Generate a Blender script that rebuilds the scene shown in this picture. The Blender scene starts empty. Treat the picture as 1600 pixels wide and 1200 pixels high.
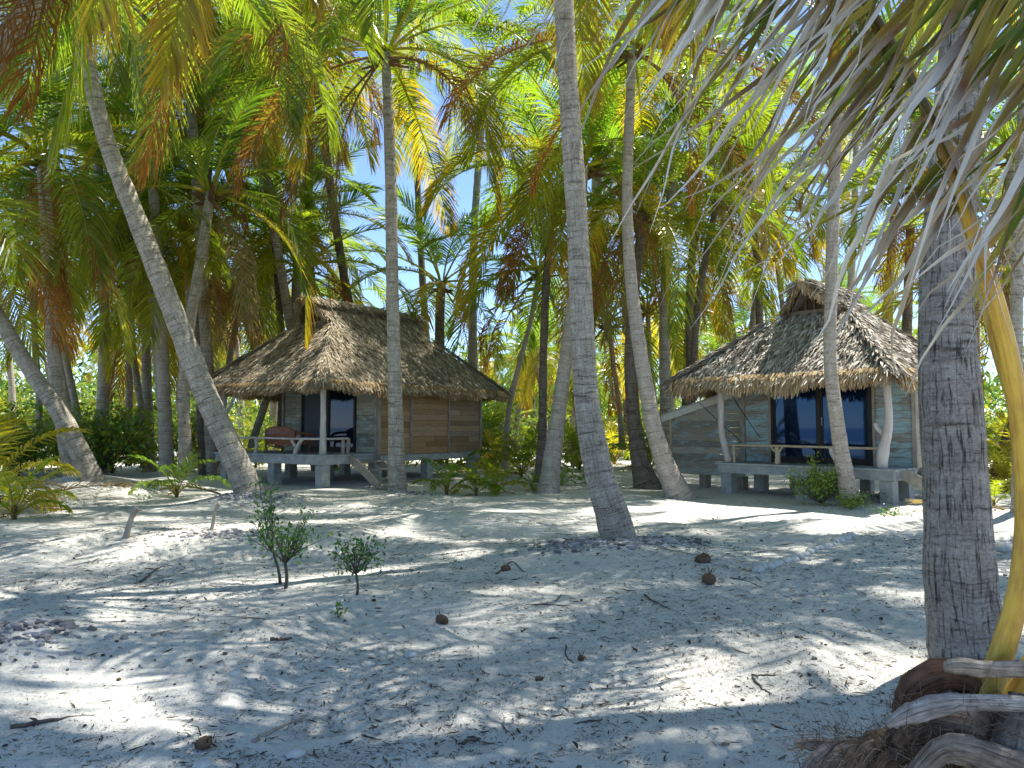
import bpy, math, random
import numpy as np
from mathutils import Vector, Matrix
R = math.radians
random.seed(7)
rng = np.random.default_rng(7)
scene = bpy.context.scene
COL = scene.collection

# ------------------------------------------------------------------ camera, sky, sun, exposure
EYE = 1.7
FPX = 1200.0                       # focal length in pixels of the 1600 px wide photograph
PITCH = math.atan(68 / FPX)
cam_d = bpy.data.cameras.new("camera")
cam_d.sensor_width = 36.0
cam_d.lens = FPX / 1600 * 36.0
cam_d.clip_start = 0.05
cam_d.clip_end = 6000
cam = bpy.data.objects.new("camera", cam_d)
cam.location = (0, 0, EYE)
cam.rotation_euler = (math.pi / 2 + PITCH, 0, 0)
COL.objects.link(cam)
scene.camera = cam

SUN_AZ, SUN_EL = R(54), R(62)      # azimuth measured from +Y towards +X
world = bpy.data.worlds.new("World")
scene.world = world
world.use_nodes = True
wn = world.node_tree
sky = wn.nodes.new("ShaderNodeTexSky")
sky.sky_type = 'NISHITA'
sky.sun_disc = False
sky.sun_elevation = SUN_EL
sky.sun_rotation = SUN_AZ
sky.air_density = 0.75
sky.dust_density = 0.0
sky.ozone_density = 4.0
wn.links.new(sky.outputs[0], wn.nodes["Background"].inputs[0])
wn.nodes["Background"].inputs[1].default_value = 0.12
sun_d = bpy.data.lights.new("sun", 'SUN')
sun_d.energy = 5.0
sun_d.angle = R(0.42)
sun_d.color = (1.0, 0.95, 0.86)
sun = bpy.data.objects.new("sun", sun_d)
S = Vector((math.sin(SUN_AZ) * math.cos(SUN_EL), math.cos(SUN_AZ) * math.cos(SUN_EL), math.sin(SUN_EL)))
sun.rotation_euler = S.to_track_quat('Z', 'Y').to_euler()
sun.location = (0, 0, 60)
COL.objects.link(sun)
scene.view_settings.view_transform = 'Standard'
scene.view_settings.look = 'None'
scene.view_settings.exposure = 1.28
scene.view_settings.gamma = 1.0
scene.cycles.max_bounces = 8
scene.cycles.diffuse_bounces = 4
scene.cycles.transmission_bounces = 6

# ------------------------------------------------------------------ photograph geometry -> world
def P(px, py, Y):
    """point at depth Y seen at this pixel of the photograph"""
    yu = (600 - py) / FPX
    d = np.array([(px - 800) / FPX, math.cos(PITCH) - yu * math.sin(PITCH), math.sin(PITCH) + yu * math.cos(PITCH)])
    d = d * (Y / d[1])
    return np.array([d[0], d[1], EYE + d[2]])

# ------------------------------------------------------------------ materials
def nodes(name):
    m = bpy.data.materials.new(name)
    m.use_nodes = True
    nt = m.node_tree
    return m, nt, nt.nodes["Principled BSDF"]

def N(nt, typ, **kw):
    n = nt.nodes.new(typ)
    for k, v in kw.items():
        setattr(n, k, v)
    return n

def ramp(nt, src, stops):
    r = N(nt, "ShaderNodeValToRGB")
    e = r.color_ramp.elements
    while len(e) < len(stops):
        e.new(0.5)
    for i, (p, c) in enumerate(stops):
        e[i].position = p
        e[i].color = (*c, 1) if len(c) == 3 else c
    nt.links.new(src, r.inputs[0])
    return r

def mixc(nt, fac, a, b, mode='MIX'):
    m = N(nt, "ShaderNodeMix", data_type='RGBA', blend_type=mode)
    for s, v in ((0, fac), (6, a), (7, b)):
        if hasattr(v, "is_output") or hasattr(v, "links"):
            nt.links.new(v, m.inputs[s])
        elif isinstance(v, (int, float)):
            m.inputs[s].default_value = v
        else:
            m.inputs[s].default_value = (*v, 1)
    return m.outputs[2]

def noise(nt, vec, scale, detail=4, rough=0.55, map_scale=None):
    if map_scale is not None:
        mp = N(nt, "ShaderNodeMapping")
        mp.inputs[3].default_value = map_scale
        nt.links.new(vec, mp.inputs[0])
        vec = mp.outputs[0]
    n = N(nt, "ShaderNodeTexNoise")
    n.inputs["Scale"].default_value = scale
    n.inputs["Detail"].default_value = detail
    n.inputs["Roughness"].default_value = rough
    nt.links.new(vec, n.inputs["Vector"])
    return n.outputs[0]

def bump(nt, bsdf, height, strength, dist=0.02, prev=None):
    b = N(nt, "ShaderNodeBump")
    b.inputs["Strength"].default_value = strength
    b.inputs["Distance"].default_value = dist
    nt.links.new(height, b.inputs["Height"])
    if prev is not None:
        nt.links.new(prev, b.inputs["Normal"])
    nt.links.new(b.outputs[0], bsdf.inputs["Normal"])
    return b.outputs[0]

def coord(nt, which):
    return N(nt, "ShaderNodeTexCoord").outputs[which]

def mat_sand():
    m, nt, b = nodes("coral_sand")
    c = coord(nt, "Object")
    n1 = noise(nt, c, 0.5, 5)
    n2 = noise(nt, c, 9, 6, 0.7)
    n3 = noise(nt, c, 90, 3, 0.7)
    base = ramp(nt, n1, [(0.3, (0.57, 0.56, 0.515)), (0.7, (0.70, 0.685, 0.63))]).outputs[0]
    spk = ramp(nt, n2, [(0.32, (0.50, 0.49, 0.48)), (0.46, (1, 1, 1))]).outputs[0]
    col = mixc(nt, 0.75, base, spk, 'MULTIPLY')
    fine = ramp(nt, n3, [(0.33, (0.34, 0.32, 0.30)), (0.43, (1, 1, 1))]).outputs[0]
    col = mixc(nt, 0.7, col, fine, 'MULTIPLY')
    nt.links.new(col, b.inputs["Base Color"])
    b.inputs["Roughness"].default_value = 0.95
    b.inputs["Specular IOR Level"].default_value = 0.1
    p = bump(nt, b, n2, 0.4, 0.04)
    p = bump(nt, b, noise(nt, c, 24, 5, 0.75), 0.8, 0.035, p)
    bump(nt, b, n3, 0.6, 0.010, p)
    return m

def mat_trunk(name, c1, c2, crack, rgap=0.45):
    m, nt, b = nodes(name)
    uv = coord(nt, "UV")                 # u around, v metres along
    warp = noise(nt, uv, 1.0, 3, 0.6, (3, 2.0, 1))
    wv = N(nt, "ShaderNodeCombineXYZ")
    mm = N(nt, "ShaderNodeMath", operation='MULTIPLY'); mm.inputs[1].default_value = 0.10
    nt.links.new(warp, mm.inputs[0]); nt.links.new(mm.outputs[0], wv.inputs[1])
    ad = N(nt, "ShaderNodeVectorMath", operation='ADD')
    nt.links.new(uv, ad.inputs[0]); nt.links.new(wv.outputs[0], ad.inputs[1])
    uw = ad.outputs[0]
    rings = noise(nt, uw, 1.0, 5, 0.7, (2.0, 17.0, 1))
    dash = noise(nt, uw, 1.0, 4, 0.7, (17, 34.0, 1))
    spots = noise(nt, uv, 1.0, 6, 0.75, (7, 2.2, 1))
    cr = noise(nt, uw, 1.0, 5, 0.7, (46, 3.0, 1))
    fine = noise(nt, uv, 1.0, 5, 0.75, (60, 40, 1))
    base = ramp(nt, spots, [(0.30, c1), (0.50, tuple((a + d) / 2 for a, d in zip(c1, c2))), (0.68, c2)]).outputs[0]
    rg = ramp(nt, rings, [(rgap - 0.10, (0.30, 0.27, 0.24)), (rgap, (0.85, 0.84, 0.83)), (0.62, (1.12, 1.12, 1.12))]).outputs[0]
    col = mixc(nt, 0.85, base, rg, 'MULTIPLY')
    ds = ramp(nt, dash, [(0.34, (0.22, 0.20, 0.18)), (0.44, (1, 1, 1))]).outputs[0]
    col = mixc(nt, 0.75, col, ds, 'MULTIPLY')
    ck = ramp(nt, cr, [(0.38, (0.16, 0.145, 0.13)), (0.49, (1, 1, 1))]).outputs[0]
    col = mixc(nt, crack, col, ck, 'MULTIPLY')
    fr = ramp(nt, fine, [(0.32, (0.55, 0.55, 0.55)), (0.62, (1.2, 1.2, 1.2))]).outputs[0]
    col = mixc(nt, 0.8, col, fr, 'MULTIPLY')
    nt.links.new(col, b.inputs["Base Color"])
    b.inputs["Roughness"].default_value = 0.92
    b.inputs["Specular IOR Level"].default_value = 0.12
    p = bump(nt, b, rings, 0.8, 0.05)
    p = bump(nt, b, dash, 0.5, 0.02, p)
    p = bump(nt, b, cr, 0.7 * crack + 0.1, 0.04, p)
    bump(nt, b, fine, 0.4, 0.01, p)
    return m

def mat_leaf(name, trans=0.6, rough=0.3, spec=0.6, tr=(2.65, 2.65, 0.85)):
    m, nt, b = nodes(name)
    at = N(nt, "ShaderNodeAttribute", attribute_name="Col")
    nt.links.new(at.outputs[0], b.inputs["Base Color"])
    b.inputs["Roughness"].default_value = rough
    b.inputs["Specular IOR Level"].default_value = spec
    t = N(nt, "ShaderNodeBsdfTranslucent")
    col = mixc(nt, 1.0, at.outputs[0], tr, 'MULTIPLY')
    nt.links.new(col, t.inputs[0])
    mx = N(nt, "ShaderNodeMixShader")
    mx.inputs[0].default_value = trans
    nt.links.new(b.outputs[0], mx.inputs[1])
    nt.links.new(t.outputs[0], mx.inputs[2])
    nt.links.new(mx.outputs[0], nt.nodes["Material Output"].inputs[0])
    return m

def mat_attr(name, rough=0.9, streak=None, bumps=0.3, spec=0.2):
    """colour per board / per strand from the attribute, broken up by noise"""
    m, nt, b = nodes(name)
    at = N(nt, "ShaderNodeAttribute", attribute_name="Col")
    c = coord(nt, "Object")
    n = noise(nt, c, 6, 5, 0.7, streak or (1, 1, 1))
    r = ramp(nt, n, [(0.3, (0.6, 0.58, 0.55)), (0.7, (1.15, 1.15, 1.15))]).outputs[0]
    col = mixc(nt, 0.9, at.outputs[0], r, 'MULTIPLY')
    nt.links.new(col, b.inputs["Base Color"])
    b.inputs["Roughness"].default_value = rough
    b.inputs["Specular IOR Level"].default_value = spec
    bump(nt, b, n, bumps, 0.01)
    return m

def mat_fibre(name):
    m, nt, b = nodes(name)
    at = N(nt, "ShaderNodeAttribute", attribute_name="Col")
    uv = coord(nt, "UV")
    n = noise(nt, uv, 1.0, 6, 0.75, (26, 5, 1))
    n2 = noise(nt, uv, 1.0, 4, 0.6, (4, 9, 1))
    col = mixc(nt, 1.0, at.outputs[0], ramp(nt, n, [(0.34, (0.25, 0.22, 0.2)), (0.48, (0.9, 0.9, 0.9)), (0.68, (1.5, 1.45, 1.4))]).outputs[0], 'MULTIPLY')
    col = mixc(nt, 0.8, col, ramp(nt, n2, [(0.35, (0.5, 0.45, 0.42)), (0.6, (1.1, 1.1, 1.1))]).outputs[0], 'MULTIPLY')
    nt.links.new(col, b.inputs["Base Color"])
    b.inputs["Roughness"].default_value = 0.9
    b.inputs["Specular IOR Level"].default_value = 0.15
    bump(nt, b, n, 0.9, 0.012)
    return m

def mat_stalk(name):
    m, nt, b = nodes(name)
    at = N(nt, "ShaderNodeAttribute", attribute_name="Col")
    uv = coord(nt, "UV")
    n = noise(nt, uv, 1.0, 5, 0.7, (14, 3, 1))
    n2 = noise(nt, uv, 1.0, 5, 0.7, (30, 55, 1))
    n3 = noise(nt, uv, 1.0, 4, 0.6, (2.0, 2.5, 1))
    col = mixc(nt, 0.8, at.outputs[0], ramp(nt, n, [(0.30, (0.55, 0.42, 0.35)), (0.50, (1, 1, 1)), (0.7, (1.12, 1.15, 1.1))]).outputs[0], 'MULTIPLY')
    col = mixc(nt, ramp(nt, n2, [(0.66, (0, 0, 0)), (0.72, (1, 1, 1))]).outputs[0], col, (0.16, 0.10, 0.045))
    col = mixc(nt, 0.8, col, ramp(nt, n3, [(0.40, (0.55, 0.40, 0.28)), (0.56, (1, 1, 1))]).outputs[0], 'MULTIPLY')
    nt.links.new(col, b.inputs["Base Color"])
    b.inputs["Roughness"].default_value = 0.45
    bump(nt, b, n, 0.35, 0.01)
    return m

def mat_boards(name, paint, amount):
    """weathered boards: wood colour from the attribute, worn paint left in patches"""
    m, nt, b = nodes(name)
    at = N(nt, "ShaderNodeAttribute", attribute_name="Col")
    c = coord(nt, "Object")
    grain = noise(nt, c, 3, 6, 0.75, (1, 1, 16))
    r = ramp(nt, grain, [(0.28, (0.42, 0.40, 0.38)), (0.5, (0.95, 0.95, 0.95)), (0.75, (1.2, 1.2, 1.2))]).outputs[0]
    wood = mixc(nt, 1.0, at.outputs[0], r, 'MULTIPLY')
    patch = noise(nt, c, 1.6, 6, 0.75, (1, 1, 3.2))
    pr = ramp(nt, patch, [(0.62 - amount, (0, 0, 0)), (0.72 - amount, (1, 1, 1))]).outputs[0]
    pc = mixc(nt, 1.0, paint, ramp(nt, grain, [(0.3, (0.55, 0.6, 0.6)), (0.6, (1.05, 1.05, 1.05))]).outputs[0], 'MULTIPLY')
    col = mixc(nt, pr, wood, pc)
    nt.links.new(col, b.inputs["Base Color"])
    b.inputs["Roughness"].default_value = 0.85
    b.inputs["Specular IOR Level"].default_value = 0.2
    bump(nt, b, grain, 0.4, 0.008)
    return m

def mat_noise(name, c1, c2, scale=6, rough=0.85, stretch=None, bumps=0.3, spec=0.3, dist=0.01):
    m, nt, b = nodes(name)
    c = coord(nt, "Object")
    n = noise(nt, c, scale, 6, 0.65, stretch or (1, 1, 1))
    nt.links.new(ramp(nt, n, [(0.3, c1), (0.7, c2)]).outputs[0], b.inputs["Base Color"])
    b.inputs["Roughness"].default_value = rough
    b.inputs["Specular IOR Level"].default_value = spec
    bump(nt, b, n, bumps, dist)
    return m

def mat_glass(name, col, ior, tint):  # opaque pane; base colour stands for the dark room behind
    m, nt, b = nodes(name)
    n = noise(nt, coord(nt, "Object"), 1.2, 3)
    nt.links.new(ramp(nt, n, [(0.3, tuple(0.8 * v for v in col)), (0.7, col)]).outputs[0], b.inputs["Base Color"])
    b.inputs["Roughness"].default_value = 0.03
    b.inputs["IOR"].default_value = ior
    b.inputs["Specular Tint"].default_value = (*tint, 1)  # blue tint colours the reflection like deep sky and sea
    return m

def mat_water():
    m, nt, b = nodes("sea_water")
    b.inputs["Base Color"].default_value = (0.008, 0.09, 0.16, 1)
    b.inputs["Roughness"].default_value = 0.12
    bump(nt, b, noise(nt, coord(nt, "Object"), 0.8, 5, 0.6, (1, 2.5, 1)), 0.5, 0.25)
    return m

M = dict(
    sand=mat_sand(),
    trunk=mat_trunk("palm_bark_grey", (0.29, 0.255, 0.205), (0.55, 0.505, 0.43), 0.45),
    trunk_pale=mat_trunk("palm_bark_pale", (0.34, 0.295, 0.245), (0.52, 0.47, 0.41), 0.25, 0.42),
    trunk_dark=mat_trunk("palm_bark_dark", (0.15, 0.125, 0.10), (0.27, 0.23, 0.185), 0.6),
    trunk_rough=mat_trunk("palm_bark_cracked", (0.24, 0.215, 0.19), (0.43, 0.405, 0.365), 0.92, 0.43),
    leaf=mat_leaf("palm_leaf"),
    blade=mat_leaf("withered_blade", 0.35, 0.55, 0.35, (1.25, 1.2, 0.95)),
    dead=mat_leaf("dry_palm_leaf", 0.35, 0.8, 0.2),
    broad=mat_leaf("broad_leaf", 0.35, 0.45, 0.4),
    thatch=mat_attr("thatch", 0.9, None, 0.3, 0.15),
    bark=mat_noise("twig_bark", (0.05, 0.04, 0.035), (0.13, 0.11, 0.09), 20, 0.9),
    board_green=mat_boards("boards_faded_green", (0.36, 0.42, 0.36), 0.13),
    board_brown=mat_boards("boards_brown", (0.20, 0.15, 0.10), 0.02),
    board_aqua=mat_boards("boards_worn_aqua", (0.31, 0.45, 0.47), 0.17),
    board_annex=mat_boards("boards_grey_annex", (0.32, 0.43, 0.45), 0.10),
    concrete=mat_noise("old_concrete", (0.20, 0.22, 0.22), (0.40, 0.42, 0.41), 3.5, 0.9, None, 0.3),
    driftwood=mat_noise("driftwood", (0.34, 0.31, 0.28), (0.60, 0.57, 0.53), 5, 0.85, (1, 1, 0.25), 0.5),
    greywood=mat_noise("grey_wood", (0.17, 0.15, 0.12), (0.34, 0.31, 0.26), 8, 0.85, (1, 1, 0.4), 0.4),
    bamboo=mat_noise("rail_pole", (0.30, 0.24, 0.15), (0.50, 0.42, 0.29), 8, 0.7, None, 0.3),
    redwood=mat_noise("varnished_wood", (0.13, 0.045, 0.02), (0.24, 0.09, 0.04), 10, 0.45, (0.3, 1, 1), 0.2),
    frame=mat_noise("door_frame_dark", (0.012, 0.011, 0.010), (0.03, 0.026, 0.024), 8, 0.6),
    screen=mat_noise("insect_screen", (0.040, 0.048, 0.060), (0.060, 0.070, 0.085), 2, 0.6, None, 0.05),
    glass=mat_glass("dark_room_glass", (0.008, 0.012, 0.022), 1.5, (0.25, 0.4, 0.8)),
    glass_blue=mat_glass("sky_tinted_glass", (0.005, 0.012, 0.03), 1.6, (0.22, 0.45, 1.0)),  # blue put in as reflected sky and sea
    white=mat_noise("fascia_white", (0.50, 0.51, 0.47), (0.66, 0.66, 0.60), 5, 0.7),
    tin=mat_noise("lean_to_roofing", (0.30, 0.30, 0.29), (0.45, 0.44, 0.42), 4, 0.5),
    rubble=mat_attr("coral_rubble", 0.9, None, 0.4, 0.2),
    litter=mat_attr("litter", 0.9, None, 0.2, 0.2),
    petiole=mat_stalk("frond_stalk"),
    fibre=mat_fibre("palm_fibre"),
    stone=mat_noise("coral_stone", (0.30, 0.30, 0.29), (0.60, 0.59, 0.55), 9, 0.95, None, 0.6),
    water=mat_water(),
    dark=mat_noise("unlit_interior", (0.01, 0.009, 0.008), (0.02, 0.018, 0.016), 3, 0.95),  # shade of the unlit rooms put into the colour
)

# ------------------------------------------------------------------ mesh helpers
class MB:
    """collects quads / polygons with a colour and uv per vertex and links them as ONE mesh object"""
    def __init__(s):
        s.v, s.c, s.uv, s.f, s.n = [], [], [], [], 0
    def add(s, v, f, c=(0.5, 0.5, 0.5), uv=None):
        v = np.asarray(v, float).reshape(-1, 3)
        c = np.asarray(c, float)
        if c.ndim == 1:
            c = np.tile(c, (len(v), 1))
        s.v.append(v)
        s.c.append(c)
        s.uv.append(np.zeros((len(v), 2)) if uv is None else np.asarray(uv, float))
        if isinstance(f, np.ndarray):
            s.f.extend((f + s.n).tolist())
        else:
            s.f.extend([tuple(i + s.n for i in q) for q in f])
        s.n += len(v)
    def box(s, lo, hi, c=(0.5, 0.5, 0.5), rot=None, jit=0.0):
        x0, y0, z0 = lo
        x1, y1, z1 = hi
        v = np.array([[x0, y0, z0], [x1, y0, z0], [x1, y1, z0], [x0, y1, z0], [x0, y0, z1], [x1, y0, z1], [x1, y1, z1], [x0, y1, z1]], float)
        if jit:
            v += rng.uniform(-jit, jit, v.shape)
        s.add(v, [(0, 3, 2, 1), (4, 5, 6, 7), (0, 1, 5, 4), (1, 2, 6, 5), (2, 3, 7, 6), (3, 0, 4, 7)], c)
    def beam(s, a, b, w, h, c=(0.5, 0.5, 0.5)):
        a, b = np.array(a, float), np.array(b, float)
        d = (b - a) / np.linalg.norm(b - a)
        up = np.array([0, 0, 1.0]) if abs(d[2]) < 0.95 else np.array([0, 1.0, 0])
        x = np.cross(d, up); x /= np.linalg.norm(x)
        y = np.cross(x, d)
        q = [(-w / 2, -h / 2), (w / 2, -h / 2), (w / 2, h / 2), (-w / 2, h / 2)]
        v = [a + x * i + y * j for i, j in q] + [b + x * i + y * j for i, j in q]
        s.add(v, [(3, 2, 1, 0), (4, 5, 6, 7), (0, 1, 5, 4), (1, 2, 6, 5), (2, 3, 7, 6), (3, 0, 4, 7)], c)
    def tube(s, pts, rad, n=8, c=(0.5, 0.5, 0.5), cap=True, lump=0.0, flat=1.0):
        pts = np.asarray(pts, float)
        rad = np.broadcast_to(np.asarray(rad, float), (len(pts),))
        t = np.gradient(pts, axis=0)
        t /= np.linalg.norm(t, axis=1)[:, None] + 1e-9
        ref = np.array([0, 1.0, 0.0]) if abs(t[:, 1]).max() < 0.9 else np.array([1.0, 0, 0])
        x = np.cross(t, ref); x /= np.linalg.norm(x, axis=1)[:, None] + 1e-9
        y = np.cross(x, t)
        a = np.linspace(0, 2 * math.pi, n + 1)
        if n < 8:
            a = a[:-1]
        k = len(a)
        rr = rad[:, None] * np.ones((1, k))
        if lump:
            rr = rr * (1 + lump * rng.standard_normal(rr.shape))
            if k == n + 1:
                rr[:, -1] = rr[:, 0]
        v = pts[:, None, :] + x[:, None, :] * (np.cos(a)[None, :, None] * rr[..., None]) + y[:, None, :] * (np.sin(a)[None, :, None] * rr[..., None] * flat)
        ln = np.concatenate([[0], np.cumsum(np.linalg.norm(np.diff(pts, axis=0), axis=1))])
        uv = np.stack(np.broadcast_arrays(a[None, :] / (2 * math.pi), ln[:, None]), -1).reshape(-1, 2)
        f = []
        for i in range(len(pts) - 1):
            for j in range(n):
                j2 = j + 1 if k == n + 1 else (j + 1) % n
                f.append((i * k + j, i * k + j2, (i + 1) * k + j2, (i + 1) * k + j))
        if cap:
            f.append(tuple(range(n))[::-1])
            f.append(tuple((len(pts) - 1) * k + j for j in range(n)))
        cc = np.asarray(c, float)
        if cc.ndim == 2:
            cc = np.repeat(cc, k, axis=0)
        s.add(v.reshape(-1, 3), f, cc, uv)
    def blob(s, p, r, c=(0.5, 0.5, 0.5), seg=7, ring=5, jit=0.15):
        th = np.linspace(0.0, math.pi, ring + 1)
        ph = np.linspace(0, 2 * math.pi, seg, endpoint=False)
        rx, ry, rz = np.broadcast_to(r, (3,))
        k = 1 + jit * rng.standard_normal((ring + 1, seg))
        k[0] = k[0, 0]; k[-1] = k[-1, 0]
        v = np.stack([rx * np.sin(th)[:, None] * np.cos(ph)[None] * k, ry * np.sin(th)[:, None] * np.sin(ph)[None] * k, rz * np.cos(th)[:, None] * k], -1)
        an = rng.uniform(0, 6.28)
        v = v.reshape(-1, 3) @ np.array([[math.cos(an), math.sin(an), 0], [-math.sin(an), math.cos(an), 0], [0, 0, 1]])
        f = [(i * seg + j, (i + 1) * seg + j, (i + 1) * seg + (j + 1) % seg, i * seg + (j + 1) % seg) for i in range(ring) for j in range(seg)]
        s.add(v + np.asarray(p), f, c)
    def mesh(s, name, smooth=False):
        me = bpy.data.meshes.new(name)
        v = np.concatenate(s.v)
        me.from_pydata(v.tolist(), [], s.f)
        at = me.attributes.new("Col", 'FLOAT_COLOR', 'POINT')
        c = np.concatenate([np.concatenate(s.c), np.ones((len(v), 1))], 1).astype(np.float32)
        at.data.foreach_set("color", c.ravel())
        uvs = np.concatenate(s.uv)
        ul = me.uv_layers.new(name="UVMap")
        li = np.empty(len(me.loops), dtype=np.int32)
        me.loops.foreach_get("vertex_index", li)
        ul.data.foreach_set("uv", uvs[li].astype(np.float32).ravel())
        if smooth:
            me.polygons.foreach_set("use_smooth", np.ones(len(me.polygons), dtype=bool))
        me.update()
        return me
    def build(s, name, mat, parent=None, smooth=False):
        return link(name, s.mesh(name, smooth), mat, parent)

def link(name, me, mat, parent=None):
    if mat is not None and not me.materials:
        me.materials.append(mat)
    o = bpy.data.objects.new(name, me)
    COL.objects.link(o)
    o.parent = parent
    return o

def thing(name, label, cat, loc=(0, 0, 0), rz=0.0, group=None):
    o = bpy.data.objects.new(name, None)
    o.empty_display_size = 0.2
    o.location = loc
    o.rotation_euler = (0, 0, rz)
    COL.objects.link(o)
    return tag(o, label, cat, group)

def tag(o, label, cat, group=None, kind=None):
    o["label"] = label
    o["category"] = cat
    if group:
        o["group"] = group
    if kind:
        o["kind"] = kind
    return o

def spline(pts, n):
    """Catmull-Rom through rows of pts (any number of columns)"""
    p = np.asarray(pts, float)
    p = np.vstack([2 * p[0] - p[1], p, 2 * p[-1] - p[-2]])
    out = []
    segs = len(p) - 3
    for u in np.linspace(0, segs - 1e-6, n):
        i = int(u); t = u - i
        a, b, c, d = p[i], p[i + 1], p[i + 2], p[i + 3]
        out.append(0.5 * (2 * b + (c - a) * t + (2 * a - 5 * b + 4 * c - d) * t * t + (3 * b - a - 3 * c + d) * t ** 3))
    return np.array(out)

def unit(v):
    return v / (np.linalg.norm(v, axis=-1, keepdims=True) + 1e-9)

# ------------------------------------------------------------------ palms
def frond(mb, g, L, elev, droop, n, ll, lw, hang, cr, ca, cb, az, org=(0, 0, 0), s0=0.2, rad=0.035, jit=0.1, curl=0.0):
    """one feather leaf: arched stalk and two rows of leaflets, each folded and hanging"""
    m = 12
    s = np.linspace(0, 1, m + 1)
    ang = np.maximum(elev - droop * s ** 1.25, R(-88))
    am = (ang[1:] + ang[:-1]) / 2
    x = np.concatenate([[0], np.cumsum(np.cos(am))]) * L / m
    z = np.concatenate([[0], np.cumsum(np.sin(am))]) * L / m
    y = curl * L * s ** 2
    pts = np.stack([x, y, z], 1)
    tan = unit(np.gradient(pts, axis=0))
    V, F, C = [], [], []
    sv = s0 + (1 - s0) * (np.arange(n) + 0.5) / n
    sv = np.clip(sv + g.uniform(-0.3, 0.3, n) * (1 - s0) / n, 0, 0.999)
    q = (sv - s0) / (1 - s0)
    prof = np.clip(0.50 + 1.9 * q - 0.9 * q * q - 1.15 * q ** 4, 0.25, 1.0)
    ca, cb, cr = map(np.asarray, (ca, cb, cr))
    mats = []
    ca_, sa_ = math.cos(az), math.sin(az)
    rot = np.array([[ca_, -sa_, 0], [sa_, ca_, 0], [0, 0, 1]])
    for side in (-1, 1):
        p0 = np.stack([np.interp(sv, s, pts[:, i]) for i in range(3)], 1)
        t = unit(np.stack([np.interp(sv, s, tan[:, i]) for i in range(3)], 1))
        sd = np.tile([0.0, side, 0.0], (n, 1))
        up = np.cross(t, np.tile([0.0, 1.0, 0.0], (n, 1))) * -1
        up = np.where(up[:, 2:3] < 0, -up, up)
        k = R(28) + (R(72) - R(28)) * q ** 1.3
        d0 = unit(sd * np.cos(k)[:, None] + t * np.sin(k)[:, None] + up * 0.22 + g.normal(0, jit, (n, 3)))
        ln = ll * prof * g.uniform(0.85, 1.1, n)
        hg = hang * g.uniform(0.6, 1.4, n)
        p1 = p0 + d0 * (ln * 0.42)[:, None]
        d1 = unit(d0 + np.array([0, 0, -1.0]) * hg[:, None])
        p2 = p1 + d1 * (ln * 0.58)[:, None]
        nrm = unit(np.cross(t, d0))
        tw = g.normal(0, 0.45, n)[:, None]
        wd = unit(unit(t - (t * d0).sum(1, keepdims=True) * d0) + nrm * tw) * (lw * g.uniform(0.8, 1.2, n) / 2)[:, None]
        v = np.stack([p0 - wd * 0.55, p0 + wd * 0.55, p1 - wd, p1 + wd, p2 - wd * 0.15, p2 + wd * 0.15], 1)
        cv = g.uniform(0.8, 1.2, (n, 1))
        c0, c1 = ca[None] * cv, (ca * 0.75 + cb * 0.25)[None] * cv
        c2 = cb[None] * cv
        c = np.stack([c0, c0, c1, c1, c2, c2], 1)
        b = np.arange(n)[:, None] * 6
        f = np.concatenate([b + [0, 1, 3, 2], b + [2, 3, 5, 4]])
        mb.add((v.reshape(-1, 3) @ rot.T) + np.asarray(org), f, c.reshape(-1, 3))
    rr = rad * np.linspace(1.0, 0.12, m + 1)
    mb.tube((pts @ rot.T) + np.asarray(org), rr, 4, cr, cap=False)

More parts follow.
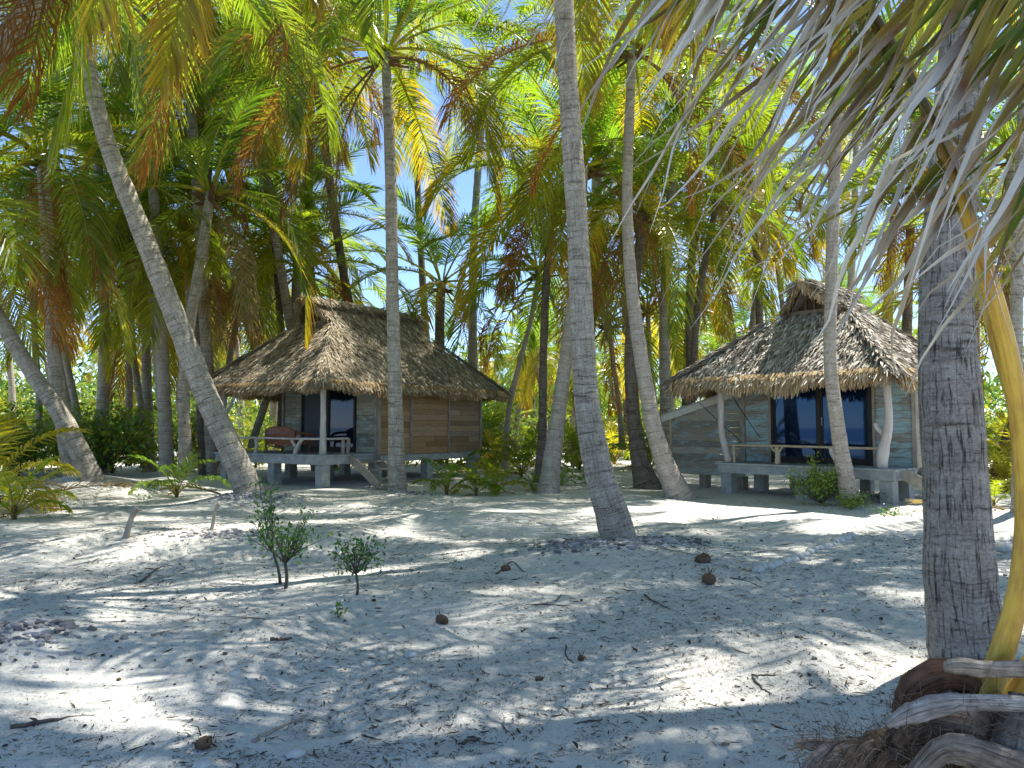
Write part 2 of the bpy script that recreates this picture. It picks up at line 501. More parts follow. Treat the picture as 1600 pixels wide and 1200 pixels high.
def crown_meshes(seed, nf=24, L=4.4, n=54, ll=0.95, lw=0.05, ndead=3, yellow=0.4, hg=1.0, extra=()):
    g = np.random.default_rng(seed)
    live, dead = MB(), MB()
    for i in range(nf):
        u = (i + 0.5) / nf
        elev = R(82 - 102 * u ** 0.95 + g.uniform(-8, 8))
        droop = R(48 + 42 * min(1, 1.6 * u) + g.uniform(-12, 16))
        az = i * 2.39996 + g.uniform(-0.25, 0.25)
        Lf = L * (0.72 + 0.28 * min(1, 3 * u)) * g.uniform(0.88, 1.1)
        yl = yellow * (u ** 1.8) + g.uniform(-0.12, 0.4) * yellow
        ca = np.array([0.064, 0.124, 0.018]) * g.uniform(0.75, 1.3)
        yv = np.array([0.24, 0.215, 0.016])
        yl = min(0.8, max(0, yl)); ca = ca * (1 - yl) + yv * yl
        cb = ca * np.array([1.3, 1.15, 1.0])
        if u > 0.62 and g.random() < 0.5 * yellow + 0.12:
            cb = np.array([0.30, 0.17, 0.022]); ca = ca * 0.6 + np.array([0.24, 0.17, 0.02]) * 0.4
        frond(live, g, Lf, elev, droop, n, ll * g.uniform(0.9, 1.1), lw, hg * (0.22 + 0.62 * u) * g.uniform(0.7, 1.3),
              (0.26, 0.25, 0.05), ca, cb, az, (0.1 * math.cos(az), 0.1 * math.sin(az), 0), 0.17, 0.045, 0.045, g.uniform(-0.12, 0.12))
    for i in range(ndead):
        az = g.uniform(0, 6.28)
        cd = np.array([[0.17, 0.085, 0.035], [0.24, 0.10, 0.025], [0.20, 0.15, 0.09]][g.integers(0, 3)]) * g.uniform(0.7, 1.2)
        frond(dead, g, L * g.uniform(0.7, 0.95), R(g.uniform(-50, -15)), R(g.uniform(45, 75)), int(n * 0.8), ll * 0.9, lw * 0.7, 2.2,
              (0.22, 0.15, 0.08), cd, cd * 0.9, az, (0.1 * math.cos(az), 0.1 * math.sin(az), -0.2), 0.2, 0.04, 0.16, g.uniform(-0.2, 0.2))
    for az, el, dr in extra:
        cd = np.array([0.21, 0.10, 0.04]) * g.uniform(0.8, 1.2)
        frond(dead, g, L * 1.05, R(el), R(dr), n, ll, lw * 0.8, 1.5, (0.24, 0.15, 0.08), cd, cd * 1.05, az, (0.1 * math.cos(az), 0.1 * math.sin(az), -0.1), 0.2, 0.045, 0.14, g.uniform(-0.1, 0.1))
    # fibre and old stalk stubs round the growing point
    for i in range(9):
        az = g.uniform(0, 6.28); e = g.uniform(-0.6, 0.7)
        d = np.array([math.cos(az) * math.cos(e), math.sin(az) * math.cos(e), math.sin(e)])
        dead.tube([np.array([0, 0, -0.35]), np.array([0, 0, -0.25]) + d * 0.3, np.array([0, 0, -0.2]) + d * g.uniform(0.4, 0.8)], [0.06, 0.05, 0.03], 4, (0.16, 0.10, 0.05))
    return live.mesh("crown"), dead.mesh("dry_fronds")

VARIANTS = {}
def variant(i, kind):
    key = (i, kind)
    if key not in VARIANTS:
        if kind == 'mid':
            VARIANTS[key] = crown_meshes(100 + i, 15, 5.2, 60, 1.05, 0.048, 3, 0.28 + 0.14 * (i % 4), .8)
        else:
            VARIANTS[key] = crown_meshes(200 + i, 15, 4.2, 36, .95, 0.06, 2, 0.2 + 0.12 * (i % 4), .8)
    return VARIANTS[key]

GROUP_PALM = "coconut palms growing in the sand round the huts"
def trunk_mesh(pts, rad, seglen=0.22, n=14, ringy=0.03):
    arr = np.column_stack([pts, rad])
    ln = np.linalg.norm(np.diff(arr[:, :3], axis=0), axis=1).sum()
    k = max(12, int(ln / seglen))
    sp = spline(arr, k)
    r = sp[:, 3] * (1 + ringy * rng.uniform(-1, 1, k)) * (1 + 0.012 * np.sin(np.arange(k) * 2.1))
    mb = MB()
    mb.tube(sp[:, :3], r, n, (0.4, 0.4, 0.4), True, 0.012)
    # old leaf-scar ledges: low offset rings down the stem
    return mb.mesh("trunk", True), sp

def palm(label, pts, rad, mat, crown, scale=1.0, group=GROUP_PALM, rz=None, cat="palm tree", name="palm_tree", n=14):
    pts = np.asarray(pts, float)
    base = pts[0].copy()
    t = thing(name, label, cat, tuple(base), 0, group)
    me, sp = trunk_mesh(pts - base, rad, n=n)
    link("trunk", me, M[mat], t)
    if crown is not None:
        live, dead = crown
        top = sp[-1, :3]
        d = unit(sp[-1, :3] - sp[-3, :3])
        z = random.uniform(0, 6.28) if rz is None else rz
        q = Vector((0, 0, 1)).rotation_difference(Vector(d)).slerp(Matrix.Identity(3).to_quaternion(), 0.45)
        for nm, me, mt in (("crown", live, 'leaf'), ("dry_fronds", dead, 'dead')):
            o = link(nm, me, M[mt], t)
            o.location = top
            o.rotation_euler = (q.to_matrix() @ Matrix.Rotation(z, 3, 'Z')).to_euler()
            o.scale = (scale,) * 3
    return t

MOUNDS = []
def base_h(x, y):
    x = np.asarray(x, float); y = np.asarray(y, float)
    near = np.exp(-((y - 10) / 22.0) ** 2)
    h = 0.05 * np.sin(0.55 * x + 0.9 * np.sin(0.31 * y)) * np.sin(0.62 * y + 0.7) + 0.03 * np.sin(1.7 * x + 0.8 * y) * np.sin(1.1 * y - 0.5 * x + 1.0)
    h = h * near
    h = h - 1.9 / (1 + np.exp((y + 13) / 2.6))
    return h

def ground_h(x, y):
    h = base_h(x, y)
    for (mx, my, a, r) in MOUNDS:
        h = h + a * np.exp(-(((x - mx) ** 2 + (y - my) ** 2) / (r * r)))
    return h

def on_ground(px, py):
    """where the ray through this pixel meets the sand"""
    lo, hi = 1.0, 200.0
    Y = 1.0
    while Y < 200:
        p = P(px, py, Y)
        if p[2] <= ground_h(p[0], p[1]):
            break
        Y *= 1.01
    return P(px, py, Y)

# trunk paths in photograph pixels (x, y, width) at a depth; last entry: crown height pixel
TREES = [
 # label, depth, [(px,py,w)...], bark, crown spec, lean in depth
 ("grey palm leaning far left over the porch of the left hut", 17.5, [(388,768,56),(360,700,48),(325,625,45),(272,490,42),(215,345,38),(165,215,33),(138,100,30),(120,0,27),(112,-70,25),(106,-190,24)], 'trunk', ('own', 1), 0),
 ("tall straight palm in front of the brown plank side wall", 19.8, [(621,768,40),(619,700,33),(617,600,28),(613,450,25),(611,300,24),(607,180,21),(602,80,18)], 'trunk', ('own', 2), 0),
 ("thick grey palm with a rubble mound at its foot, nearest in the middle", 11.2, [(970,856,78),(955,800,66),(935,735,58),(916,620,50),(907,450,46),(899,300,43),(887,120,41),(881,0,39),(874,-160,36),(868,-400,34)], 'trunk', ('own', 3), 0),
 ("pale palm with a curved foot left of the right hut", 18.8, [(1062,778,58),(1043,735,42),(1022,670,34),(1002,560,29),(986,440,25),(980,320,22),(983,200,20),(988,70,18)], 'trunk_pale', ('own', 4), 0),
 ("slim pale palm in front of the dark sliding doors", 16.6, [(1330,790,42),(1322,750,34),(1308,660,28),(1297,560,25),(1299,440,24),(1303,290,24),(1309,140,23),(1314,-60,22),(1318,-300,20),(1320,-430,19)], 'trunk_pale', ('own', 5), 0),
 ("broad cracked trunk standing at the right edge of the sand", 5.5, [(1517,1046,134),(1510,1000,122),(1500,900,112),(1491,720,102),(1478,500,88),(1484,350,84),(1495,200,80),(1510,0,76),(1530,-500,72),(1545,-900,68)], 'trunk_rough', ('own', 6), 0),
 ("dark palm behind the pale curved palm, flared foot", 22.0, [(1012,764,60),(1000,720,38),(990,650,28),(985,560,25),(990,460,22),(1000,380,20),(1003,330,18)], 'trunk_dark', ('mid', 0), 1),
 ("pinkish palm leaning right behind the thick middle palm", 20.5, [(857,770,46),(864,710,36),(876,620,30),(888,530,26),(898,440,24),(906,340,22),(912,260,20)], 'trunk_pale', ('mid', 1), 2),
 ("thin straight dark palm right of the left hut", 25.0, [(842,756,26),(847,680,18),(849,560,16),(853,450,16),(860,370,15),(866,300,14)], 'trunk_dark', ('mid', 2), 0),
 ("thin pale stem bending right beside the left hut's eave", 29.0, [(790,722,15),(794,650,11),(806,590,10),(822,530,9),(836,470,9),(842,420,8)], 'trunk_pale', ('far', 0), 0),
 ("leaning palm at far left whose stem bends down to the right", 19.5, [(143,752,48),(122,700,38),(90,640,33),(55,590,30),(15,525,29),(-25,450,28),(-60,330,26)], 'trunk', ('mid', 3), 0),
 ("ringed upright palm crossed by the leaning palm at far left", 21.0, [(118,746,44),(105,690,34),(90,610,28),(82,520,26),(76,420,25),(70,310,23),(66,240,22)], 'trunk', ('mid', 4), 0),
 ("slim grey palm left of the ringed palm", 30.0, [(60,690,15),(61,620,12),(55,540,12),(52,470,12),(52,400,11)], 'trunk', ('mid', 5), 0),
 ("slim grey palm leaning left just right of the ringed palm", 29.0, [(130,694,17),(120,640,13),(105,570,13),(93,490,13),(88,410,12)], 'trunk', ('mid', 6), 0),
 ("straight slim palm behind the glossy round bush", 31.0, [(200,690,16),(202,620,14),(202,540,14),(200,450,14),(200,380,13)], 'trunk', ('mid', 7), 0),
 ("slim palm bowing left, right of the glossy round bush", 29.0, [(227,700,19),(221,640,13),(212,580,13),(206,530,12),(204,440,11)], 'trunk', ('mid', 1), 0),
 ("slim palm midway between bush and the leaning grey palm", 27.0, [(257,716,20),(252,640,15),(245,560,15),(239,470,14),(232,400,13),(228,330,13)], 'trunk', ('mid', 2), 0),
 ("ringed palm with a pale foot and dark top behind the leaning grey palm", 23.0, [(292,742,34),(289,690,25),(287,610,23),(292,540,22),(303,470,22),(318,380,21),(328,300,19)], 'trunk', ('mid', 0), 0),
 ("brown palm leaning left, hidden partly by the leaning grey palm", 27.0, [(340,716,22),(325,650,17),(308,570,16),(298,490,15),(294,420,14)], 'trunk_pale', ('mid', 3), 0),
 ("palm leaning right behind the left hut's thatch", 33.0, [(345,660,16),(356,580,13),(370,500,13),(385,440,12),(396,380,12)], 'trunk_pale', ('mid', 4), 0),
 ("palm rising behind the left hut's front gable", 31.0, [(470,640,18),(466,560,16),(461,470,15),(465,400,14),(472,340,13)], 'trunk', ('mid', 6), 0),
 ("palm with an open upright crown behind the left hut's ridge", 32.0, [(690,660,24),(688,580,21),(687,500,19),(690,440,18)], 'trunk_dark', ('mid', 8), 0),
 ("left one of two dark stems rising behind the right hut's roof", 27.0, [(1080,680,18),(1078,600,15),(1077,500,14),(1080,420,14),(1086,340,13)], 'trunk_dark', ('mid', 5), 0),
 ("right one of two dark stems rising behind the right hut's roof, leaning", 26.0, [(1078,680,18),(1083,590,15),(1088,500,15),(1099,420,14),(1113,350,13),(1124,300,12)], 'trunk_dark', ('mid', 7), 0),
 ("grey palm seen past the right edge behind the cracked trunk", 14.0, [(1592,800,30),(1592,700,24),(1589,550,22),(1590,400,22),(1596,250,21),(1604,60,20),(1612,-260,19)], 'trunk', ('mid', 3), 0),
 ("dark leaning palm with a wide foot at the right edge", 22.0, [(1560,752,34),(1572,700,28),(1590,640,24),(1612,560,22),(1640,420,20)], 'trunk_dark', ('mid', 6), 0),
 ("palm leaning right beneath the left hut's porch eave, behind the bench", 29.0, [(395,690,16),(408,650,15),(425,600,14),(448,540,14),(462,480,13),(470,420,12)], 'trunk', ('mid', 2), 0),
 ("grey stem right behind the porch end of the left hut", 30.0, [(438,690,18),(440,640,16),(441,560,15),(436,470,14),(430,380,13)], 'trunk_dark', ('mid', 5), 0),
 ("short leaning stem behind the gap between the two huts", 33.0, [(972,694,14),(968,640,11),(960,580,10),(950,500,10)], 'trunk_pale', ('far', 1), 0),
 ("thin grey stem between pale curved palm and right hut's annex", 33.0, [(1030,690,12),(1022,620,11),(1015,560,10),(1012,480,10)], 'trunk', ('far', 2), 0),
]
for lab, Y, px, bark, cr, dl in TREES:
    p = P(px[0][0], px[0][1], Y)
    need = p[2] - float(base_h(p[0], p[1]))
    if Y < 26 and abs(need) < 0.75:
        MOUNDS.append((p[0], p[1], need, 0.9 + abs(need) * 1.5 if Y > 8 else 0.7))
p = P(340, 838, 11.6); MOUNDS.append((p[0], p[1], 0.16, 1.5))
p = P(970, 868, 10.9); MOUNDS.append((p[0], p[1], 0.10, 1.3))
p = P(20, 1000, 5.9); MOUNDS.append((p[0], p[1], 0.15, 0.5))
MOUNDS.append((-2.2, 9.4, -0.07, 2.2))
MOUNDS.append((3.8, 9.0, 0.07, 2.6))

# ------------------------------------------------------------------ setting: sand, sea
def make_ground():
    def axis(lo, hi, fine_lo, fine_hi, step, grow):
        a = list(np.arange(fine_lo, fine_hi, step))
        s = step; x = a[-1]
        while x < hi:
            s *= grow; x += s; a.append(x)
        s = step; x = a[0]; b = []
        while x > lo:
            s *= grow; x -= s; b.append(x)
        return np.array(b[::-1] + a)
    xs = axis(-1500, 1500, -13, 13, 0.10, 1.12)
    ys = axis(-60, 2500, 2.5, 24, 0.085, 1.10)
    X, Y = np.meshgrid(xs, ys)
    Z = ground_h(X, Y)
    g = np.random.default_rng(3)
    # footprints and scuffs, small hollows with a raised rim
    dx = np.zeros_like(Z)
    for _ in range(1500):
        fy = g.uniform(3.4, 17); fx = g.uniform(-0.72, 0.72) * fy
        r = g.uniform(0.07, 0.22)
        i0, i1 = np.searchsorted(ys, [fy - 3 * r, fy + 3 * r]); j0, j1 = np.searchsorted(xs, [fx - 3 * r, fx + 3 * r])
        if i1 > i0 and j1 > j0:
            d2 = ((X[i0:i1, j0:j1] - fx) ** 2 + (Y[i0:i1, j0:j1] - fy) ** 2) / (r * r)
            dx[i0:i1, j0:j1] += g.uniform(0.003, 0.012) * (-np.exp(-d2) + 0.5 * np.exp(-(np.sqrt(d2) - 1.4) ** 2 * 4))
    Z = Z + dx
    nx, ny = len(xs), len(ys)
    v = np.stack([X, Y, Z], -1).reshape(-1, 3)
    i = np.arange(ny - 1)[:, None] * nx + np.arange(nx - 1)[None]
    f = np.stack([i, i + 1, i + nx + 1, i + nx], -1).reshape(-1, 4)
    me = bpy.data.meshes.new("sand_ground")
    me.from_pydata(v.tolist(), [], f.tolist())
    me.polygons.foreach_set("use_smooth", np.ones(len(me.polygons), dtype=bool))
    o = link("sand_ground", me, M['sand'])
    o["kind"] = "structure"
make_ground()
sea = MB()
sea.add([(-4000, -4000, -1.05), (4000, -4000, -1.05), (4000, -9, -1.05), (-4000, -9, -1.05)], [(0, 1, 2, 3)])
so = sea.build("sea_water", M['water']); so["kind"] = "structure"

# ------------------------------------------------------------------ huts
def slope_strips(mb, tris, down, nrm, n, ln, w, cols, g, lift=0.03, curl=0.05):
    """loose leaf strips laid down a roof slope"""
    tris = np.asarray(tris, float)
    ar = np.linalg.norm(np.cross(tris[:, 1] - tris[:, 0], tris[:, 2] - tris[:, 0]), axis=1)
    pick = g.choice(len(tris), n, p=ar / ar.sum())
    a, b = g.random(n), g.random(n)
    fl = a + b > 1
    a[fl], b[fl] = 1 - a[fl], 1 - b[fl]
    T = tris[pick]
    p = T[:, 0] + a[:, None] * (T[:, 1] - T[:, 0]) + b[:, None] * (T[:, 2] - T[:, 0])
    across = np.cross(nrm, down)
    d = unit(down[None] + across[None] * g.normal(0, 0.22, (n, 1)))
    wd = np.cross(d, nrm[None]) + nrm[None] * g.normal(0, 0.55, (n, 1))
    wd = unit(wd) * (w * g.uniform(0.6, 1.4, n) / 2)[:, None]
    l = ln * g.uniform(0.6, 1.3, n)[:, None]
    p0 = p + nrm * g.uniform(0.0, lift, n)[:, None]
    p1 = p0 + d * l * 0.5 + nrm * (g.uniform(0.0, 1.0, n) * curl)[:, None]
    p2 = p0 + d * l + nrm * (g.uniform(-0.3, 1.6, n) * curl)[:, None]
    v = np.stack([p0 - wd * 0.7, p0 + wd * 0.7, p1 - wd, p1 + wd, p2 - wd * 0.4, p2 + wd * 0.4], 1)
    cs = np.asarray(cols)[g.integers(0, len(cols), n)] * g.uniform(0.65, 1.3, (n, 1))
    c = np.repeat(cs[:, None], 6, 1)
    bi = np.arange(n)[:, None] * 6
    mb.add(v.reshape(-1, 3), np.concatenate([bi + [0, 1, 3, 2], bi + [2, 3, 5, 4]]), c.reshape(-1, 3))

def fringe(mb, a, b, out, n, ln, w, cols, g):
    a, b, out = np.array(a, float), np.array(b, float), np.array(out, float)
    t = g.random(n)
    e = unit(b - a)
    p0 = a + t[:, None] * (b - a) + out * g.uniform(-0.10, 0.10, n)[:, None] + np.array([0, 0, 1]) * g.uniform(-0.08, 0.10, n)[:, None]
    wave = 0.72 + 0.28 * np.sin(t * np.linalg.norm(b - a) * 3.1 + 1.0) * np.sin(t * np.linalg.norm(b - a) * 1.3)
    l = (ln * g.uniform(0.55, 1.2, n) * wave)[:, None]
    d0 = unit(out * 0.9 + np.array([0, 0, -0.8]) + e * g.normal(0, 0.18, (n, 1)))
    d1 = unit(out * 0.25 + np.array([0, 0, -1.0]) + e * g.normal(0, 0.16, (n, 1)))
    p1 = p0 + d0 * l * 0.45
    p2 = p1 + d1 * l * 0.55
    wd = unit(e[None] + out[None] * g.normal(0, 0.5, (n, 1))) * (w * g.uniform(0.6, 1.4, n) / 2)[:, None]
    v = np.stack([p0 - wd, p0 + wd, p1 - wd, p1 + wd, p2 - wd * 0.45, p2 + wd * 0.45], 1)
    cs = np.asarray(cols)[g.integers(0, len(cols), n)] * g.uniform(0.7, 1.3, (n, 1))
    c = np.repeat(cs[:, None], 6, 1)
    bi = np.arange(n)[:, None] * 6
    mb.add(v.reshape(-1, 3), np.concatenate([bi + [0, 1, 3, 2], bi + [2, 3, 5, 4]]), c.reshape(-1, 3))

def thatch_roof(parent, x0, x1, y0, y1, ze, ridge, axis, rlo, rhi, zr, glo, ghi, ghw, zg, cols, fcols, seed, dens, sl, sw, fl, fw, curl, sag=0.0):
    """hip roof with a small flying gable at both ends; axis = direction of the ridge (0: x, 1: y)"""
    g = np.random.default_rng(seed)
    def q(along, across, z):
        return np.array([along, across, z], float) if axis == 0 else np.array([across, along, z], float)
    if axis == 0:
        a0, a1, c0, c1 = x0, x1, y0, y1
    else:
        a0, a1, c0, c1 = y0, y1, x0, x1
    E = dict(A=q(a0, c0, ze), B=q(a0, c1, ze), C=q(a1, c1, ze), D=q(a1, c0, ze))
    F0, F1 = q(glo, ridge - ghw, zg), q(glo, ridge + ghw, zg)
    K0, K1 = q(ghi, ridge - ghw, zg), q(ghi, ridge + ghw, zg)
    R0, R1 = q(rlo, ridge, zr), q(rhi, ridge, zr)
    faces = {
        "front": ([E['A'], E['B'], F1], [E['A'], F1, F0]),
        "back": ([E['C'], E['D'], K0], [E['C'], K0, K1]),
        "right": ([E['A'], F0, E['D']], [F0, K0, E['D']], [F0, R0, R1], [F0, R1, K0]),
        "left": ([E['B'], E['C'], F1], [F1, E['C'], K1], [F1, K1, R1], [F1, R1, R0]),
    }
    shell, mb, fr = MB(), MB(), MB()
    centre = q((a0 + a1) / 2, ridge, 0)
    for k, tr in faces.items():
        tr = np.array(tr)
        area = np.linalg.norm(np.cross(tr[:, 1] - tr[:, 0], tr[:, 2] - tr[:, 0]), axis=1) / 2
        big = tr[np.argmax(area)]
        nr = unit(np.cross(big[1] - big[0], big[2] - big[0]))
        if nr[2] < 0:
            nr = -nr
        dn = np.array([0, 0, -1.0]) + nr * nr[2]
        dn = unit(dn)
        for t in tr:
            shell.add(t, [(0, 1, 2)], np.array(cols[0]) * 0.35)
            shell.add(t - nr * 0.13, [(0, 2, 1)], np.array(cols[0]) * 0.5)
        slope_strips(mb, tr, dn, nr, int(area.sum() * dens), sl, sw, cols, g, 0.05, curl)
    for a, b in ((E['A'], E['B']), (E['B'], E['C']), (E['C'], E['D']), (E['D'], E['A'])):
        e = unit(b - a); out = np.array([e[1], -e[0], 0])
        if np.dot(out, (a + b) / 2 - centre) < 0:
            out = -out
        fringe(fr, a, b, out, int(np.linalg.norm(b - a) * dens * 1.5), fl, fw, fcols, g)
    # soft rolls of thatch along hips and ridge
    for a, b in ((E['A'], F0), (E['B'], F1), (E['C'], K1), (E['D'], K0)):
        d = unit(b - a); n = int(np.linalg.norm(b - a) * dens * 0.55)
        side = unit(np.cross(d, [0, 0, 1.0])); nr = np.cross(side, d)
        tris = np.array([[a - side * 0.14 + nr * 0.03, a + side * 0.14 + nr * 0.03, b + nr * 0.03]])
        slope_strips(mb, tris, -d, nr, n, sl, sw, cols, g, 0.08, curl)
    d = unit(R1 - R0); sd = np.cross(d, [0, 0, 1.0])
    for s in (-1, 1):
        nr = unit(np.array([0, 0, 1.0]) + sd * s * 0.7); dn = unit(np.cross(nr, d) * (1 if np.dot(np.cross(nr, d), sd * s) > 0 else -1))
        tris = np.array([[R0, R1, R1 + dn * 0.25], [R0, R1 + dn * 0.25, R0 + dn * 0.25]]) + nr * 0.05
        slope_strips(mb, tris, dn, nr, int(np.linalg.norm(R1 - R0) * dens * 0.6), sl, sw, cols, g, 0.08, curl)
        for Rr, Ff, dr in ((R0, F0 if s < 0 else F1, -d), (R1, K0 if s < 0 else K1, d)):
            fringe(fr, Rr, Ff, dr, int(dens * 0.9), fl * 0.55, fw, fcols, g)
    shell.build("roof_shell", M['thatch'], roof := mb.build("roof", M['thatch'], parent))
    fr.build("eave_fringe", M['thatch'], roof)
    # gable boards and the ridge pole end
    for G, Rr, dr in ((F0, R0, 1), (K0, R1, -1)):
        G1 = F1 if dr == 1 else K1
        gb = MB()
        top = (G + G1) / 2; top[2] = zr - 0.12
        o = d * 0.05 * dr
        gb.add([G + o, G1 + o, top + o], [(0, 1, 2)], (0.10, 0.075, 0.05))
        for k in range(7):
            f = (k + 0.5) / 7
            lo = G + (G1 - G) * f
            hh = (1 - abs(2 * f - 1)) * (zr - zg) * 0.9
            if hh > 0.1:
                gb.beam(lo, lo + np.array([0, 0, hh]), 0.05, 0.03, np.array((0.20, 0.14, 0.09)) * random.uniform(0.6, 1.2))
        gb.beam(G - (G1 - G) * 0.05 - d * dr * 0.05, G1 + (G1 - G) * 0.05 - d * dr * 0.05, 0.07, 0.10, (0.26, 0.2, 0.14))
        gb.beam(G - d * dr * 0.25, Rr - np.array([0, 0, 0.12]), 0.06, 0.10, (0.24, 0.18, 0.12))
        gb.beam(G1 - d * dr * 0.25, Rr - np.array([0, 0, 0.12]), 0.06, 0.10, (0.24, 0.18, 0.12))
        gb.build("gable", M['thatch'], roof)
    return roof

def wall(name, parent, mat, p0, p1, z0, z1, normal, cols, bh=0.17, th=0.025, ztop=None, label=None):
    """horizontal boards from p0 to p1 (local xy), each a board of its own size and weathering, in ONE part"""
    p0, p1, nr = np.array(p0, float), np.array(p1, float), np.array(normal, float)
    mb = MB()
    L = np.linalg.norm(p1 - p0); e = (p1 - p0) / L
    z = z0
    while z < z1 - 0.02:
        h = min(bh * random.uniform(0.88, 1.12), z1 - z)
        a, b = 0.0, L
        if ztop:                                     # sloping top edge: ztop = (height at p0, height at p1)
            za, zb = ztop
            lim = z + h * 0.6
            if za < lim and zb < lim:
                break
            if za < lim: a = L * (lim - za) / (zb - za)
            if zb < lim: b = L * (za - lim) / (za - zb)
        cuts = [a, b]
        if b - a > 1.2 and random.random() < 0.25:
            cuts = [a, random.uniform(a + 0.3 * (b - a), b - 0.3 * (b - a)), b]
        for c0, c1 in zip(cuts[:-1], cuts[1:]):
            o = random.uniform(-0.004, 0.006)
            q0, q1 = p0 + e * (c0 + 0.002), p0 + e * (c1 - 0.002)
            n0, n1 = nr * (o - th), nr * o
            tl = random.uniform(0.004, 0.012)
            v = []
            for zz, k in ((z + 0.003, tl), (z + h - 0.003, 0)):
                for pt, nn in ((q0, n0), (q1, n0), (q1, n1 + nr * k), (q0, n1 + nr * k)):
                    v.append((pt[0] + nn[0], pt[1] + nn[1], zz))
            c = np.array(random.choice(cols)) * random.uniform(0.78, 1.2)
            mb.add(v, [(0, 3, 2, 1), (4, 5, 6, 7), (0, 1, 5, 4), (1, 2, 6, 5), (2, 3, 7, 6), (3, 0, 4, 7)], c)
        z += h
    o = mb.build(name, M[mat], parent)
    if label:
        o["label"] = label
    # dark backing behind the joints
    return o

def box_part(name, mat, parent, lo, hi, c=(0.5, 0.5, 0.5), jit=0.0, bevel=0.012):
    mb = MB(); mb.box(lo, hi, c, jit=jit)
    o = mb.build(name, M[mat], parent)
    if bevel:
        b = o.modifiers.new("bevel", 'BEVEL'); b.width = bevel; b.segments = 2
    return o

def pole(name, mat, parent, pts, rad, n=10, extra=None, lump=0.05):
    mb = MB()
    sp = spline(np.column_stack([np.array(pts, float), np.broadcast_to(rad, (len(pts),))]), 14)
    mb.tube(sp[:, :3], sp[:, 3], n, (0.4, 0.38, 0.35), True, lump)
    for (pp, rr) in (extra or []):
        s2 = spline(np.column_stack([np.array(pp, float), np.array(rr, float)]), 7)
        mb.tube(s2[:, :3], s2[:, 3], 8, (0.4, 0.38, 0.35), True, lump)
    return mb.build(name, M[mat], parent, True)

WOOD_G = [(0.30, 0.28, 0.21), (0.26, 0.25, 0.20), (0.34, 0.31, 0.23), (0.24, 0.24, 0.20)]
WOOD_B = [(0.33, 0.20, 0.10), (0.35, 0.22, 0.115), (0.30, 0.18, 0.09), (0.35, 0.235, 0.14)]
WOOD_M = [(0.33, 0.23, 0.14), (0.28, 0.18, 0.10), (0.36, 0.28, 0.20), (0.30, 0.20, 0.12)]
WOOD_A = [(0.29, 0.265, 0.22), (0.33, 0.30, 0.25), (0.25, 0.235, 0.20)]

def sliding_door(parent, along, p0, p1, z0, z1, nr, mats):
    """frame with two panes; along = 'x' or 'y', panes from p0 to p1 in the wall plane 'at'"""
    at, a, b = along
    def rect(mb, u0, u1, w0, w1, d0, d1):
        if at[0] == 'x':
            x0, x1 = sorted((at[1] + nr * d0, at[1] + nr * d1)); mb.box((x0, min(u0, u1), w0), (x1, max(u0, u1), w1))
        else:
            y0, y1 = sorted((at[1] + nr * d0, at[1] + nr * d1)); mb.box((min(u0, u1), y0, w0), (max(u0, u1), y1, w1))
    mid = (a + b) / 2
    f = MB(); w = 0.07
    rect(f, a, a + w, z0, z1, -0.04, 0.05); rect(f, b - w, b, z0, z1, -0.04, 0.05)
    rect(f, a + w, b - w, z0, z0 + 0.07, -0.04, 0.045); rect(f, a + w, b - w, z1 - 0.07, z1, -0.04, 0.045)
    rect(f, mid - 0.045, mid + 0.045, z0 + 0.07, z1 - 0.07, -0.04, 0.04)
    d = thing_part("sliding_door", f, 'frame', parent)
    for (u0, u1), mt in zip(((a + w, mid - 0.045), (mid + 0.045, b - w)), mats):
        s = MB(); e = 0.045
        rect(s, u0, u0 + e, z0 + 0.07, z1 - 0.07, -0.01, 0.02); rect(s, u1 - e, u1, z0 + 0.07, z1 - 0.07, -0.01, 0.02)
        rect(s, u0 + e, u1 - e, z0 + 0.07, z0 + 0.16, -0.01, 0.02)
        s.build("sash", M['frame'], d)
        g = MB(); rect(g, u0 + e, u1 - e, z0 + 0.16, z1 - 0.07, -0.005, 0.003)
        g.build("pane", M[mt], d)
    h = MB(); rect(h, mid + 0.06, mid + 0.085, z0 + 0.95, z0 + 1.15, 0.02, 0.05)
    h.build("handle", M['greywood'], d)
    return d

def thing_part(name, mb, mat, parent, smooth=False):
    return mb.build(name, M[mat], parent, smooth)

TH_COLS = [(0.38, 0.32, 0.235), (0.46, 0.40, 0.30), (0.32, 0.265, 0.19), (0.52, 0.46, 0.36), (0.27, 0.22, 0.155)]
FR_COLS = [(0.36, 0.245, 0.125), (0.44, 0.32, 0.17), (0.29, 0.19, 0.095), (0.40, 0.31, 0.19)]
TH2_COLS = [(0.46, 0.42, 0.36), (0.56, 0.52, 0.46), (0.34, 0.30, 0.25), (0.62, 0.58, 0.52), (0.20, 0.165, 0.13)]
FR2_COLS = [(0.43, 0.31, 0.17), (0.53, 0.40, 0.23), (0.36, 0.25, 0.13), (0.50, 0.40, 0.27)]

